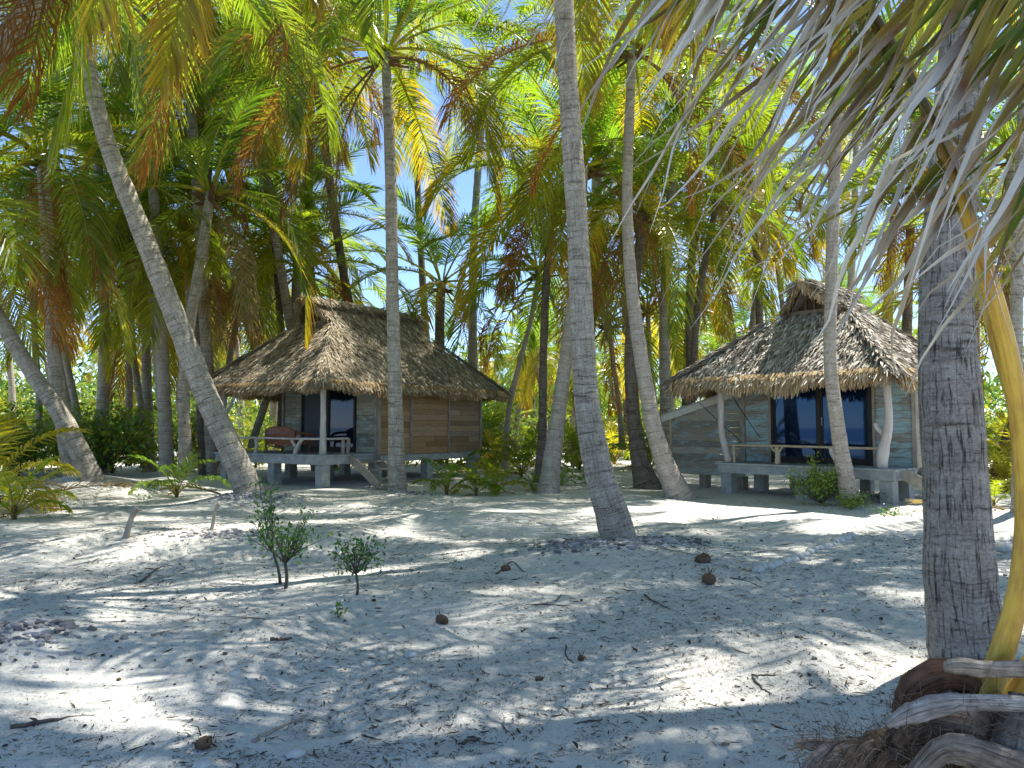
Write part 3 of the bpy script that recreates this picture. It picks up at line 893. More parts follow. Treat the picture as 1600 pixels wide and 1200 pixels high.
def left_hut():
    C = (-5.34, 21.7, 0.0)
    t = thing("thatched_hut", "left hut with brown plank side wall and wide thatched roof over a raised porch", "hut", C, math.atan2(.817, .576), "thatched huts on concrete pillars")
    for x, y in ((.2, .2), (.2, 2.35), (.2, 4.7), (2.3, .25), (2.3, 2.4), (2.3, 4.2), (4.7, .25), (4.7, 2.4), (4.7, 4.2), (7.1, .25), (7.1, 2.4), (7.1, 4.2)):
        box_part("pillar", 'concrete', t, (x - .15, y - .15, -.5), (x + .15, y + .15, .635), jit=.008)
    mb = MB()
    mb.box((-.02, -.02, .64), (.30, 5.02, .86)); mb.box((.30, -.02, .64), (2.2, .26, .86)); mb.box((.30, 4.74, .64), (2.2, 5.02, .86)); mb.box((2.2, 0, .64), (7.3, .25, .84)); mb.box((7.05, .25, .64), (7.3, 4.4, .84)); mb.box((2.2, 4.15, .64), (7.05, 4.4, .84)); mb.box((2.2, .25, .64), (2.45, 4.15, .84))
    thing_part("floor_beam", mb, 'concrete', t)
    box_part("deck", 'concrete', t, (-.06, -.06, .863), (2.12, 5.06, .925))
    box_part("floor", 'greywood', t, (2.125, .03, .845), (7.25, 4.37, .90))
    wall("front_wall", t, 'board_green', (2.15, .06), (2.15, .92), .93, 3.1, (-1, 0), WOOD_G, .2)
    wall("front_wall", t, 'board_green', (2.15, 3.5), (2.15, 4.37), .93, 3.1, (-1, 0), WOOD_G, .2)
    wall("front_wall", t, 'board_green', (2.15, .92), (2.15, 3.5), 2.96, 3.15, (-1, 0), WOOD_G, .2)
    sliding_door(t, (('x', 2.15), .93, 3.49), None, None, .93, 2.95, -1, ('glass', 'screen'))
    wall("side_wall", t, 'board_brown', (2.3, .03), (3.62, .03), .87, 3.2, (0, -1), WOOD_B, .17)
    wall("side_wall", t, 'board_brown', (3.7, .03), (5.5, .03), .87, 3.2, (0, -1), WOOD_B, .18)
    wall("side_wall", t, 'board_brown', (5.56, .03), (7.25, .03), .87, 3.2, (0, -1), WOOD_M, .18, label="lighter mixed brown boards at the rear")
    wall("rear_wall", t, 'board_brown', (7.27, .06), (7.27, 4.35), .87, 3.2, (1, 0), WOOD_B, .18)
    wall("side_wall", t, 'board_green', (2.2, 4.37), (7.2, 4.37), .87, 3.2, (0, 1), WOOD_G, .2)
    for lo, hi in (((2.13, -.03, .87), (2.27, .05, 3.25)), ((3.63, -.025, .87), (3.69, .05, 3.2)), ((5.505, -.025, .87), (5.555, .05, 3.2)), ((7.26, -.03, .83), (7.36, .05, 3.2)), ((2.08, .0, .93), (2.125, .055, 3.2)), ((2.08, 4.38, .93), (2.2, 4.46, 3.2))):
        box_part("batten", 'greywood', t, lo, hi, bevel=.005)
    pole("porch_post", 'driftwood', t, [(.14, .14, .92), (.15, .15, 1.7), (.12, .13, 2.5), (.14, .16, 3.1)], [.105, .085, .08, .085])
    pole("porch_post", 'driftwood', t, [(.14, 4.8, .92), (.12, 4.84, 1.8), (.16, 4.9, 2.6), (.15, 4.95, 3.0)], [.10, .085, .08, .07], extra=[([(.14, 4.84, 2.0), (.3, 4.6, 2.6), (.35, 4.5, 3.0)], [.06, .05, .045])])
    pole("railing", 'driftwood', t, [(.1, 4.95, 1.37), (.1, 3.0, 1.385), (.1, 1.4, 1.37), (.08, .1, 1.38)], .032, 8)
    pole("railing", 'driftwood', t, [(.08, .1, 1.38), (.5, .1, 1.375), (1.05, .08, 1.38)], .032, 8)
    pole("rail_post", 'driftwood', t, [(.1, 1.3, .92), (.1, 1.22, 1.12), (.1, 1.05, 1.3), (.1, .98, 1.36)], [.07, .06, .055, .05], extra=[([(.1, 1.24, 1.12), (.1, 1.42, 1.28), (.1, 1.45, 1.36)], [.05, .045, .04])])
    pole("rail_post", 'driftwood', t, [(.1, 3.15, .92), (.1, 3.1, 1.15), (.1, 3.12, 1.36)], [.065, .055, .055])
    pole("rail_post", 'greywood', t, [(.85, .1, .92), (.85, .1, 1.15), (.86, .1, 1.37)], [.06, .055, .05])
    pole("rail_post", 'greywood', t, [(1.04, .1, .92), (1.05, .09, 1.15), (1.05, .08, 1.39)], [.06, .055, .05])
    st = MB()
    st.beam((1.0, -.03, .84), (1.0, -1.25, .04), .05, .24)
    s = st.build("stairs", M['greywood'], t)
    st = MB(); st.beam((2.0, -.03, .84), (2.0, -1.25, .04), .05, .24); st.build("stringer", M['greywood'], s)
    for k in range(3):
        y = -.28 - k * .36; z = .70 - k * .235
        box_part("tread", 'greywood', s, (1.03, y - .15, z - .02), (1.97, y + .13, z + .025), bevel=.004)
    box_part("fallen_board", 'greywood', s, (.9, -1.5, .0), (1.9, -1.28, .06), bevel=.004)
    inn = MB(); inn.box((2.3, .12, .92), (7.2, 4.28, 3.1)); inn.build("unlit_room_block", M['dark'], t)  # near-black box standing in for the shade inside the hut
    thatch_roof(t, -.40, 8.2, -.40, 5.55, 2.95, 2.58, 0, 1.35, 6.75, 5.85, 1.95, 6.2, .70, 5.08, TH_COLS, FR_COLS, 11, 560, .36, .027, .38, .022, .045)
    return t

def wicker_sofa():
    u = np.array((-.817, .576)); v = np.array((.576, .817))
    o = np.array((-5.34, 21.7)) + u * 2.45 + v * .75
    t = thing("porch_sofa", "reddish brown varnished sofa with a curved back on the left hut's porch", "sofa", (o[0], o[1], .925), math.atan2(u[1], u[0]))
    # local x along the sofa, back towards +y (the camera), rounded top and scrolled ends
    n = 17
    xs = np.linspace(-.72, .72, n)
    top = .78 - .14 * np.abs(xs / .72) ** 3.2
    bk = MB()
    V = []
    for yy in (.38, .33):
        for x, zt in zip(xs, top):
            bow = .10 * (abs(x) / .72) ** 2
            V += [(x, yy - bow, .26), (x, yy + .05 - bow, .26 + (zt - .26) * .6), (x, yy + .02 - bow, zt)]
    F = []
    k = 3
    for s_ in range(2):
        for i in range(n - 1):
            for j in range(2):
                a = s_ * n * k + i * k + j
                F.append((a, a + k, a + k + 1, a + 1))
    for i in range(n - 1):
        F.append((i * k + 2, (i + 1) * k + 2, n * k + (i + 1) * k + 2, n * k + i * k + 2))
    bk.add(V, F)
    bk.build("backrest", M['redwood'], t)
    rim = MB()
    rim.tube(np.column_stack([xs, .375 - .10 * (np.abs(xs) / .72) ** 2, top]), .035, 8)
    rim.build("top_rail", M['redwood'], t, True)
    se = MB(); se.box((-.70, -.32, .26), (.70, .26, .40)); o2 = se.build("seat", M['redwood'], t); b = o2.modifiers.new("bevel", 'BEVEL'); b.width = .03; b.segments = 2
    for sx in (-1, 1):
        ar = MB(); ar.tube(spline([(.74 * sx, .26, .60), (.80 * sx, .05, .60), (.82 * sx, -.2, .56), (.78 * sx, -.32, .50), (.76 * sx, -.33, .30)], 14), .045, 8); ar.build("armrest", M['redwood'], t, True)
        for y in (.28, -.28):
            lg = MB(); lg.tube(spline([(.64 * sx, y, .30), (.69 * sx, y * 1.05, .18), (.63 * sx, y * 1.02, .08), (.68 * sx, y * 1.1, 0)], 9), [.045, .042, .038, .034, .032, .03, .03, .032, .034], 8); lg.build("leg", M['redwood'], t, True)
    cv = MB(); cv.tube(spline([(-.62, .33, .28), (-.3, .34, .20), (0, .34, .27), (.3, .34, .20), (.62, .33, .28)], 18), .022, 6); cv.build("apron", M['redwood'], t, True)

def right_hut():
    t = thing("thatched_hut", "right hut with worn aqua boards, dark sliding doors and a lean-to annex", "hut", (5.33, 20.0, 0), math.atan2(-.749, .663), "thatched huts on concrete pillars")
    for x, y in ((.2, .2), (2.25, .2), (4.22, .2), (.3, 1.6), (2.3, 1.9), (4.1, 1.4), (2.3, 3.5), (.3, 3.5), (4.1, 3.5)):
        box_part("pillar", 'concrete', t, (x - .145, y - .145, -.5), (x + .145, y + .145, .535), jit=.008)
    mb = MB()
    mb.box((0, 0, .54), (4.42, .30, .745)); mb.box((0, .30, .54), (.3, 3.7, .735)); mb.box((4.12, .30, .54), (4.42, 3.7, .735)); mb.box((.3, 3.45, .54), (4.12, 3.7, .735))
    thing_part("floor_beam", mb, 'concrete', t)
    box_part("deck", 'concrete', t, (-.06, -.06, .748), (4.5, 1.10, .80))
    box_part("floor", 'greywood', t, (.03, 1.104, .74), (4.38, 3.65, .79))
    wall("front_wall", t, 'board_aqua', (.14, 1.13), (.90, 1.13), .80, 2.95, (0, -1), WOOD_A, .19)
    wall("front_wall", t, 'board_aqua', (3.52, 1.13), (4.40, 1.13), .80, 2.95, (0, -1), WOOD_A, .19)
    wall("front_wall", t, 'board_aqua', (.90, 1.13), (3.52, 1.13), 2.78, 2.98, (0, -1), WOOD_A, .19)
    sliding_door(t, (('y', 1.13), .91, 3.51), None, None, .80, 2.77, -1, ('glass_blue', 'glass_blue'))
    wall("side_wall", t, 'board_green', (4.41, 1.2), (4.41, 3.7), .76, 2.95, (1, 0), WOOD_G, .14)
    wall("side_wall", t, 'board_aqua', (.03, 1.2), (.03, 3.7), .76, 2.95, (-1, 0), WOOD_A, .19)
    wall("rear_wall", t, 'board_green', (.05, 3.7), (4.4, 3.7), .76, 2.95, (0, 1), WOOD_G, .19)
    for lo, hi in (((.0, 1.07, .80), (.135, 1.15, 3.0)), ((4.405, 1.07, .76), (4.50, 1.19, 3.0)), ((.84, 1.075, .81), (.905, 1.10, 2.8)), ((3.515, 1.075, .81), (3.57, 1.10, 2.8))):
        box_part("batten", 'greywood', t, lo, hi, bevel=.005)
    pole("porch_post", 'driftwood', t, [(.24, .14, .80), (.16, .14, 1.15), (.04, .13, 1.6), (.05, .12, 2.2), (.03, .1, 2.95)], [.085, .095, .08, .085, .075])
    pole("porch_post", 'driftwood', t, [(4.10, .16, .80), (4.14, .16, 1.2), (4.26, .15, 1.7), (4.28, .14, 2.2), (4.24, .13, 2.9)], [.12, .125, .10, .085, .08], extra=[([(4.18, .16, 1.55), (4.04, .13, 1.68), (4.0, .12, 1.80)], [.075, .055, .045])])
    pole("railing", 'bamboo', t, [(.2, .12, 1.24), (1.6, .12, 1.25), (3.0, .12, 1.24), (4.15, .12, 1.235)], .030, 8)
    pole("rail_post", 'bamboo', t, [(.42, .12, .80), (.42, .12, 1.0), (.40, .12, 1.23)], .036)
    pole("rail_post", 'bamboo', t, [(1.62, .12, .80), (1.63, .12, 1.0), (1.61, .12, 1.22)], [.07, .065, .06], extra=[([(1.6, .12, 1.08), (1.5, .12, 1.17), (1.45, .12, 1.25)], [.035, .03, .028]), ([(1.64, .12, 1.08), (1.72, .12, 1.17), (1.78, .12, 1.25)], [.035, .03, .028])])
    pole("rail_post", 'driftwood', t, [(3.17, .13, .80), (3.10, .13, .95), (3.0, .13, 1.10), (2.97, .13, 1.23)], [.06, .065, .06, .05])
    st = MB(); st.beam((4.52, .25, .70), (5.7, .25, .05), .05, .26); s = st.build("stairs", M['greywood'], t)
    st = MB(); st.beam((4.52, 1.02, .70), (5.7, 1.02, .05), .05, .26); st.build("stringer", M['greywood'], s)
    for k in range(3):
        box_part("tread", 'greywood', s, (4.6 + k * .35, .28, .58 - k * .2), (4.88 + k * .35, .99, .62 - k * .2), bevel=.004)
    # lean-to annex
    z0a, z1a = 1.98, 2.62
    an = wall("annex", t, 'board_annex', (-2.42, 1.32), (-.02, 1.32), .36, 2.7, (0, -1), WOOD_A, .19, ztop=(z0a, z1a))
    wall("annex_side", an, 'board_annex', (-2.42, 1.36), (-2.42, 3.4), .36, 1.95, (-1, 0), WOOD_A, .19)
    fa = MB(); fa.beam((-2.75, 1.27, z0a - .02), (.02, 1.27, z1a + .10), .045, .20); fa.build("fascia", M['white'], an)
    rf = MB(); rf.add([(-2.75, 1.22, z0a + .10), (.05, 1.22, z1a + .23), (-.02, 3.6, z1a + .23), (-2.75, 3.6, z0a + .10), (-2.75, 1.22, z0a + .06), (.05, 1.22, z1a + .19), (-.02, 3.6, z1a + .19), (-2.75, 3.6, z0a + .06)], [(0, 1, 2, 3), (7, 6, 5, 4), (0, 4, 5, 1), (3, 2, 6, 7), (0, 3, 7, 4)]); rf.build("annex_roof", M['tin'], an)
    cp = MB(); cp.box((-2.48, 1.28, .3), (-2.40, 1.38, 1.96)); cp.build("corner_post", M['bamboo'], an)
    for x in (-1.5, -.3):
        box_part("annex_leg", 'greywood', an, (x - .12, 1.5, -.4), (x + .12, 1.75, .36))
    for a, b in (((-.75, -.2, 2.66), (.1, 1.0, 1.30)), ((.45, -.2, 2.7), (.65, 1.0, 1.42))):
        pole("cord", 'frame', t, [a, (np.array(a) + np.array(b)) / 2 + np.array((0, 0, -.02)), b], .012, 6, lump=0)
    inn = MB(); inn.box((.12, 1.28, .79), (4.3, 3.6, 2.9)); inn.build("unlit_room_block", M['dark'], t)  # solid dark block painted as the unlit room
    thatch_roof(t, -1.0, 4.62, -.45, 3.9, 2.90, 2.0, 1, .72, 3.1, 5.33, 1.40, 2.5, .80, 4.64, TH2_COLS, FR2_COLS, 12, 420, .38, .038, .52, .032, .06)
left_hut()
wicker_sofa()
right_hut()

# ------------------------------------------------------------------ palms
for i, (lab, Y, px, bark, cr, dl) in enumerate(TREES):
    k = len(px)
    wf = 0.9 if Y < 8 else 0.78
    px = [(a, b, c * wf) for a, b, c in px]
    pts, rad = [], []
    for j, (x, y, w) in enumerate(px):
        Yj = Y + dl * j / (k - 1)
        p = P(x, y, Yj)
        if j == 0:
            p0 = p.copy(); p0[2] -= 0.25
            pts.append(p0); rad.append(w / 2 / FPX * Y * 1.45)
        pts.append(p); rad.append(w / 2 / FPX * Yj)
    if cr[0] == 'own':
        c = crown_meshes(500 + cr[1], {3: 20, 4: 15, 5: 18, 6: 16}.get(cr[1], 22), 5.8, 84, 1.12, 0.041, 3, 0.38, 0.65, {2: ((3.3, 28, 95), (2.8, 5, 80), (4.4, 10, 85)), 4: ((3.6, 0, 70), (5.6, -10, 65)), 1: ((-.6, 10, 85),), 3: ((3.9, -5, 70),)}.get(cr[1], ()))
        palm(lab, pts, rad, bark, c, 1.0, n=22, rz=0.0)
    else:
        palm(lab, pts, rad, bark, variant(cr[1], cr[0]), random.uniform(0.92, 1.12), n=14)

# palms standing beside the frame whose crowns hang into it or, unseen, shade the sand
def side_palm(label, base, top, crown, r=0.2, scale=1.0, bulge=(0, 0, 0), rz=None):
    base, top = np.array(base, float), np.array(top, float)
    base[2] = float(ground_h(base[0], base[1])) - 0.2
    m1 = base * 0.6 + top * 0.4 + np.array(bulge); m2 = base * 0.25 + top * 0.75 + np.array(bulge)
    palm(label, [base, m1, m2, top], [r * 1.4, r, r * 0.9, r * 0.8], 'trunk', crown, scale, rz=rz)
side_palm("palm outside the left edge arching over the sand", (-10.5, 12.0, 0), (-6.6, 12.6, 10.6), crown_meshes(602, 20, 5.7, 84, 1.1, 0.041, 4, 0.36, 0.6), bulge=(-1.0, 0, 0))
side_palm("palm outside the left edge leaning in front of the leaning grey palm", (-11.0, 10.0, 0), (-8.5, 10.6, 10.6), crown_meshes(603, 20, 5.7, 84, 1.1, 0.041, 3, 0.30, 0.6), bulge=(-1.0, 0, 0))
side_palm("unseen palm added for shade outside the right edge nearest the viewer, tall", (9.2, 8.0, 0), (4.2, 7.9, 12.4), crown_meshes(605, 15, 5.7, 84, 1.1, 0.041, 2, 0.4, 0.6), bulge=(1.0, 0, 0))  # out of view; added so its crown shades the near sand
side_palm("unseen palm added for shade outside the right edge, taller, behind the cracked trunk", (12.6, 14.0, 0), (9.2, 13.0, 13.4), crown_meshes(604, 21, 5.7, 84, 1.1, 0.041, 3, 0.4, 0.6), bulge=(.6, 0, 0))  # unseen, placed to throw shade on the sand right of the middle

# mid-depth palms that fill the grove behind the huts
g = np.random.default_rng(21)
MIDFILL = [(285, 25, -30), (480, 25.5, 10), (930, 33, 40), (230, 30, 330), (330, 27, 190), (430, 36, 190), (150, 28, 200), (-40, 24, 260),
            (930, 38, 230), (1060, 25, 160), (1170, 32, 250), (1200, 33, 330), (1400, 28, 300),
           (1430, 29, 150), (1520, 27, 330), (1580, 25, 240), (1110, 31, 90), (300, 32, 90), (380, 25, 40), (490, 30, 60), (220, 26, 10), (760, 33, 90), (960, 40, 120), (1340, 38, 160), (90, 31, 70), (640, 38, -20), ]
def in_hut(x, y):
    u = np.array((x + 5.34, y - 21.7)); a, b = u @ np.array((.576, .817)), u @ np.array((-.817, .576))
    if -1.2 < a < 9.3 and -1.2 < b < 6.5: return True
    u = np.array((x - 5.33, y - 20.0)); a, b = u @ np.array((.663, -.749)), u @ np.array((.749, .663))
    return -4.0 < a < 6.5 and -1.5 < b < 7.2
for i, (px, Y, py) in enumerate(MIDFILL):
    top = P(px, py, Y)
    bx, by = top[0] + g.uniform(-1.5, 1.5), Y + g.uniform(-1, 1.5)
    while in_hut(bx, by):
        by += 1.0
    b = np.array((bx, by, -0.2))
    m = b * 0.5 + top * 0.5 + np.array((g.uniform(-.5, .5), g.uniform(-.5, .5), 0))
    palm("palm deep among the grove's leafy crowns, its slender stem mostly hidden", [b, m, top], [.24, .17, .14], ('trunk', 'trunk_dark', 'trunk_pale')[i % 3],
         variant(i % 9, 'mid'), g.uniform(.95, 1.2), "coconut palms crowding the grove behind the huts", n=10)
cnt = 0
while cnt < 46:
    Y = g.uniform(36, 82); X = g.uniform(-.74, .74) * Y
    if in_hut(X, Y): continue
    if abs(X / Y * 1200 + 800 - 675) < 60 and Y < 60: continue
    hgt = g.uniform(4.5, 11.5)
    lean = g.uniform(-2, 2)
    b = np.array((X, Y, -.2)); top = np.array((X + lean, Y + g.uniform(-1, 1), hgt))
    palm("small distant palm far back in the grove towards the horizon", [b, b * .5 + top * .5 + np.array((-lean * .2, 0, 0)), top], [.22, .15, .12], ('trunk', 'trunk_dark')[cnt % 2],
         variant(cnt % 6, 'far'), g.uniform(.85, 1.15), "distant coconut palms far back in the grove", n=8)
    cnt += 1

# ------------------------------------------------------------------ young palms on the sand
def young_mesh(seed, nf, L, ll, lw, n, c1, c2, dead=1):
    g = np.random.default_rng(seed)
    mb = MB()
    for i in range(nf):
        u = (i + .5) / nf
        yl = g.random()
        ca = np.array(c1) * (1 - yl) + np.array(c2) * yl
        frond(mb, g, L * g.uniform(.75, 1.1), R(86 - 42 * u + g.uniform(-6, 6)), R(50 + 55 * u), n, ll, lw, .5 + .6 * u, (.24, .22, .05), ca, ca * np.array((1.2, 1.1, 1.0)), i * 2.4 + g.uniform(-.3, .3), (0, 0, .05), .26, .022, .06)
    st, dd = MB(), MB()
    for i in range(4):
        a = i * 1.6
        st.tube([(0, 0, -.1), (.02 * math.cos(a), .02 * math.sin(a), .12), (.05 * math.cos(a), .05 * math.sin(a), .32)], [.05, .035, .015], 6, (.16, .11, .06))
    for i in range(dead):
        frond(dd, g, L * .7, R(20), R(100), max(8, n // 2), ll * .8, lw * .8, 1.6, (.2, .13, .07), (.20, .12, .05), (.22, .14, .07), g.uniform(0, 6.28), (0, 0, .05), .3, .018, .15)
    return mb.mesh("fronds"), st.mesh("stem", True), (dd.mesh("dry_fronds") if dead else None)
YM = {}
def young_palm(label, px, py, size, kind, rz=0, Y=None, group="young coconut palms sprouting in the sand"):
    if kind not in YM:
        YM[kind] = {'green': lambda: young_mesh(31, 7, 1.5, .42, .040, 20, (.055, .13, .018), (.10, .16, .02)),
                    'lime': lambda: young_mesh(32, 9, 1.6, .42, .042, 22, (.14, .19, .02), (.22, .20, .02)),
                    'yellow': lambda: young_mesh(33, 9, 1.9, .5, .042, 26, (.20, .19, .02), (.27, .22, .03), 3),
                    'bush': lambda: young_mesh(34, 14, 2.4, .6, .046, 30, (.07, .13, .018), (.16, .17, .02), 3)}[kind]()
    if Y is None:
        p = on_ground(px, py)
    else:
        p = P(px, py, Y); p[2] = float(ground_h(p[0], p[1]))
    t = thing("young_palm", label, "young palm", tuple(p), rz, group)
    for nm, me, mt in zip(("fronds", "stem", "dry_fronds"), YM[kind], ('leaf', 'fibre', 'dead')):
        if me is None: continue
        o = link(nm, me, M[mt], t)
        o.scale = (size,) * 3
for a in [
    ("lime young palm at the far left edge of the sand", 22, 812, .85, 'lime', .3),
    ("dark green young palm standing alone left of the leaning palm's foot", 276, 778, .95, 'green', 1.2),
    ("yellow green bushy young palm behind the leaning palm at far left", 175, 740, 1.0, 'yellow', .5),
    ("small lime sprout behind the lone dark green young palm", 262, 735, .6, 'lime', 2.2),
    ("young palm leftmost of the row beside the left hut's rear pillar", 698, 774, .85, 'green', .2),
    ("small upright young palm second in the row beside the left hut", 744, 775, .62, 'lime', 1.9),
    ("lime young palm third in the row beside the left hut", 778, 773, .72, 'lime', 4.0),
    ("low sprout at the foot of the pinkish palm", 832, 766, .45, 'green', 3.0),
    ("tiny sprout in the shade between the pinkish and thick palms", 877, 760, .4, 'green', 5.0),
    ("thin sprout just left of the thick middle palm", 916, 757, .5, 'green', .9),
    ("little sprout between the cracked trunk and the yellow stalk", 1553, 792, .5, 'lime', 2.0),
    ("young palm with dry leaves past the cracked trunk", 1575, 770, .8, 'yellow', 1.0),
    ]:
    young_palm(*a)
for a in [
    ("large bushy young palm beside the left hut's rear corner", 815, 740, 1.0, 'bush', .4, 27),
    ("bushy yellow palm just behind the left hut's rear corner", 775, 730, .95, 'yellow', 2.4, 30),
    ("broad bushy young palm behind the thick middle palm", 905, 725, 1.1, 'bush', 3.4, 31),
    ("yellow young palm at the left edge with hanging dry leaves", -20, 770, 1.35, 'yellow', 5.4, 16.5),
    ("leaning yellow young palm behind the brown slim palms", 330, 720, .9, 'yellow', 3.3, 28),
    ("low green palm clump deep behind the porch end", 400, 705, 1.0, 'bush', 1.3, 33),
    ("bushy palm far left below the grey stems", 30, 720, 1.2, 'bush', 2.3, 27),
    ("broad low palm between grey stems at far left", 100, 715, 1.2, 'bush', 4.3, 31),
    ("lime palm clump behind the two slim bowed palms", 235, 715, 1.2, 'lime', .3, 32),
    ("dark low palm behind the annex corner", 1015, 715, 1.1, 'bush', .8, 32),
    ("yellow low palm left of the annex", 960, 715, 1.2, 'yellow', 1.8, 36),
    ("bushy palm in the gap right of the cracked trunk", 1540, 730, 1.3, 'bush', 2.6, 25),
    ("yellow palm clump at the right edge of the grove", 1600, 740, 1.2, 'yellow', 3.6, 21),
    ("green low palm behind the left hut's rear wall", 760, 715, 1.3, 'bush', 5.6, 36),
    ]:
    young_palm(*a)
g = np.random.default_rng(77)
cnt = 0
while cnt < 46:
    Y = g.uniform(33, 70); X = g.uniform(-.72, .72) * Y
    if in_hut(X, Y): continue
    k = ('bush', 'yellow', 'lime', 'bush')[cnt % 4]
    young_palm("low bushy palm growing far back on the grove floor", 800 + X / Y * FPX, 690, g.uniform(1.0, 1.8), k, g.uniform(0, 6), Y, "low palms far back on the grove floor")
    cnt += 1

# ------------------------------------------------------------------ shrubs and saplings
def leaf_quads(mb, g, pts, size, cols, aspect=.5):
    n = len(pts)
    d = unit(g.normal(0, 1, (n, 3)) + np.array([0, 0, .4]))
    s = unit(np.cross(d, g.normal(0, 1, (n, 3))))
    l = size * g.uniform(.6, 1.3, n)[:, None]
    w = s * l * aspect / 2
    p = np.asarray(pts)
    v = np.stack([p, p + d * l * .5 - w, p + d * l, p + d * l * .5 + w], 1)
    c = np.asarray(cols)[g.integers(0, len(cols), n)] * g.uniform(.7, 1.3, (n, 1))
    mb.add(v.reshape(-1, 3), np.arange(n)[:, None] * 4 + np.arange(4)[None], np.repeat(c[:, None], 4, 1).reshape(-1, 3))

def shrub(name, label, cat, loc, seed, branches, h, spread, leaves, size, cols, stem_r, trunk_h=.0, group=None, lean=(0, 0), tight=.12, aspect=.5):
    g = np.random.default_rng(seed)
    t = thing(name, label, cat, tuple(loc), 0, group)
    st, lf = MB(), MB()
    root = np.array([0, 0, -.05]); fork = np.array([lean[0] * .4, lean[1] * .4, trunk_h])
    if trunk_h > 0:
        st.tube(spline([root, root * .5 + fork * .5 + np.array([.02, 0, 0]), fork], 6), np.linspace(stem_r * 1.2, stem_r * .85, 6), 7)
    tips = []
    for b in range(branches):
        a = b * 2.4 + g.uniform(-.3, .3); rr = spread * math.sqrt(g.uniform(.05, 1))
        tip = np.array([rr * math.cos(a) + lean[0], rr * math.sin(a) + lean[1], trunk_h + (h - trunk_h) * (1 - .45 * (rr / spread) ** 2) * g.uniform(.55, 1.05)])
        mid = fork * .55 + tip * .45 + g.normal(0, .08, 3) * spread
        sp = spline([fork, mid, tip], 6)
        st.tube(sp, np.linspace(stem_r * .6, stem_r * .16, 6), 5)
        tips.append(tip); tips.append(sp[4]); tips.append(sp[3])
        for _ in range(2):
            q = sp[3] + g.normal(0, .22, 3) * spread + np.array([0, 0, .05])
            st.tube([sp[2], q * .6 + sp[2] * .4 + .02, q], [stem_r * .3, stem_r * .2, stem_r * .1], 4)
            tips.append(q)
    tips = np.array(tips)
    tips = tips[tips[:, 2] > trunk_h * .8]
    pts = tips[g.integers(0, len(tips), leaves)] + g.normal(0, tight, (leaves, 3)) * spread
    pts[:, 2] = np.maximum(pts[:, 2], .03)
    leaf_quads(lf, g, pts, size, cols, aspect)
    st.build("stem", M['bark'], t, True)
    lf.build("foliage", M['broad'], t)
    return t
DG = [(.035, .085, .03), (.055, .12, .035), (.07, .14, .03)]
LG = [(.13, .20, .03), (.17, .23, .04), (.10, .17, .03)]
MG = [(.05, .11, .025), (.08, .15, .03), (.035, .08, .02)]
YG = [(.16, .20, .025), (.11, .18, .025), (.22, .22, .03), (.08, .15, .025)]
p = on_ground(445, 921)
shrub("sapling", "larger dark green sapling with a leaning top in the shaded sand", "sapling", p, 1, 13, 1.02, .42, 470, .058, DG, .019, .28, "saplings in the open sand", (.0, 0), .16)
p2 = on_ground(428, 915)
shrub("sapling", "thin leaning leafy shoot rising left of the larger sapling", "sapling", p + np.array((-.12, .25, 0)), 2, 5, 1.25, .15, 190, .062, DG, .016, .35, None, (-.22, 0), .30)
p = on_ground(556, 930)
shrub("sapling", "smaller upright dark green sapling right of the larger one", "sapling", p, 3, 11, .70, .30, 330, .055, DG, .014, .22, "saplings in the open sand", (0, 0), .16)
p = on_ground(1285, 790)
shrub("shrub", "bright lime shrub at the foot of the slim pale palm", "shrub", p, 4, 24, 1.05, .62, 1900, .075, LG, .018, .05, None, (-.05, 0), .12)
p = on_ground(1330, 797)
shrub("shrub", "low lime shrub spilling right of the bright lime shrub", "shrub", p, 5, 13, .42, .34, 420, .065, LG, .012, .03, None, (.06, 0), .14)
p = on_ground(1382, 786)
shrub("shrub", "sparse weedy shrub by the right hut's front pillar", "shrub", p + np.array((-.1, -.1, 0)), 6, 9, .40, .28, 90, .06, MG, .008, .03)
p = on_ground(1395, 806)
shrub("weed_patch", "low weedy tuft on lit sand before the right hut's pillar", "weed", p, 7, 12, .14, .45, 220, .05, MG, .005, .01)
p = on_ground(528, 968)
shrub("weed_sprout", "tiny pale green sprout in the shaded sand by a twig", "weed", p, 8, 4, .12, .07, 26, .045, LG, .004, .02)
BUSH = [("glossy round bush among the slim palms at left", 160, 27, 2.9, 1.7, YG, 2600, .20), ("bush behind the leaning palm's middle at left", 300, 33, 2.6, 1.8, YG, 1800, .20),
        ("bush at far left behind the yellow young palm", 10, 26, 2.2, 1.6, YG, 1500, .18), ("bush behind the gap right of the left hut", 745, 36, 2.4, 1.8, YG, 1700, .2),
        ("bush glimpsed between the middle palms", 935, 40, 2.5, 2.0, YG, 1700, .2), ("bush behind the right hut's annex", 1060, 31, 3.0, 1.6, YG, 2000, .2),
        ("bush glimpsed right of the cracked trunk", 1555, 33, 2.8, 2.0, YG, 2000, .2), ("bush behind the porch of the left hut", 415, 38, 3.0, 2.2, YG, 2000, .2),
        ("tall bush far behind the slim left palms", 215, 43, 4.2, 2.6, YG, 2400, .26), ("tall bush far behind the leftmost stems", 90, 42, 4.2, 2.8, YG, 2400, .26)]
for i, (lab, px, Y, h, sp, cols, nl, sz) in enumerate(BUSH):
    p = P(px, 700, Y); p[2] = float(ground_h(p[0], p[1]))
    shrub("bush", lab, "bush", p, 40 + i, 22, h, sp, nl, sz, cols, .05, .2, "leafy bushes among the palms", (0, 0), .13, .55)
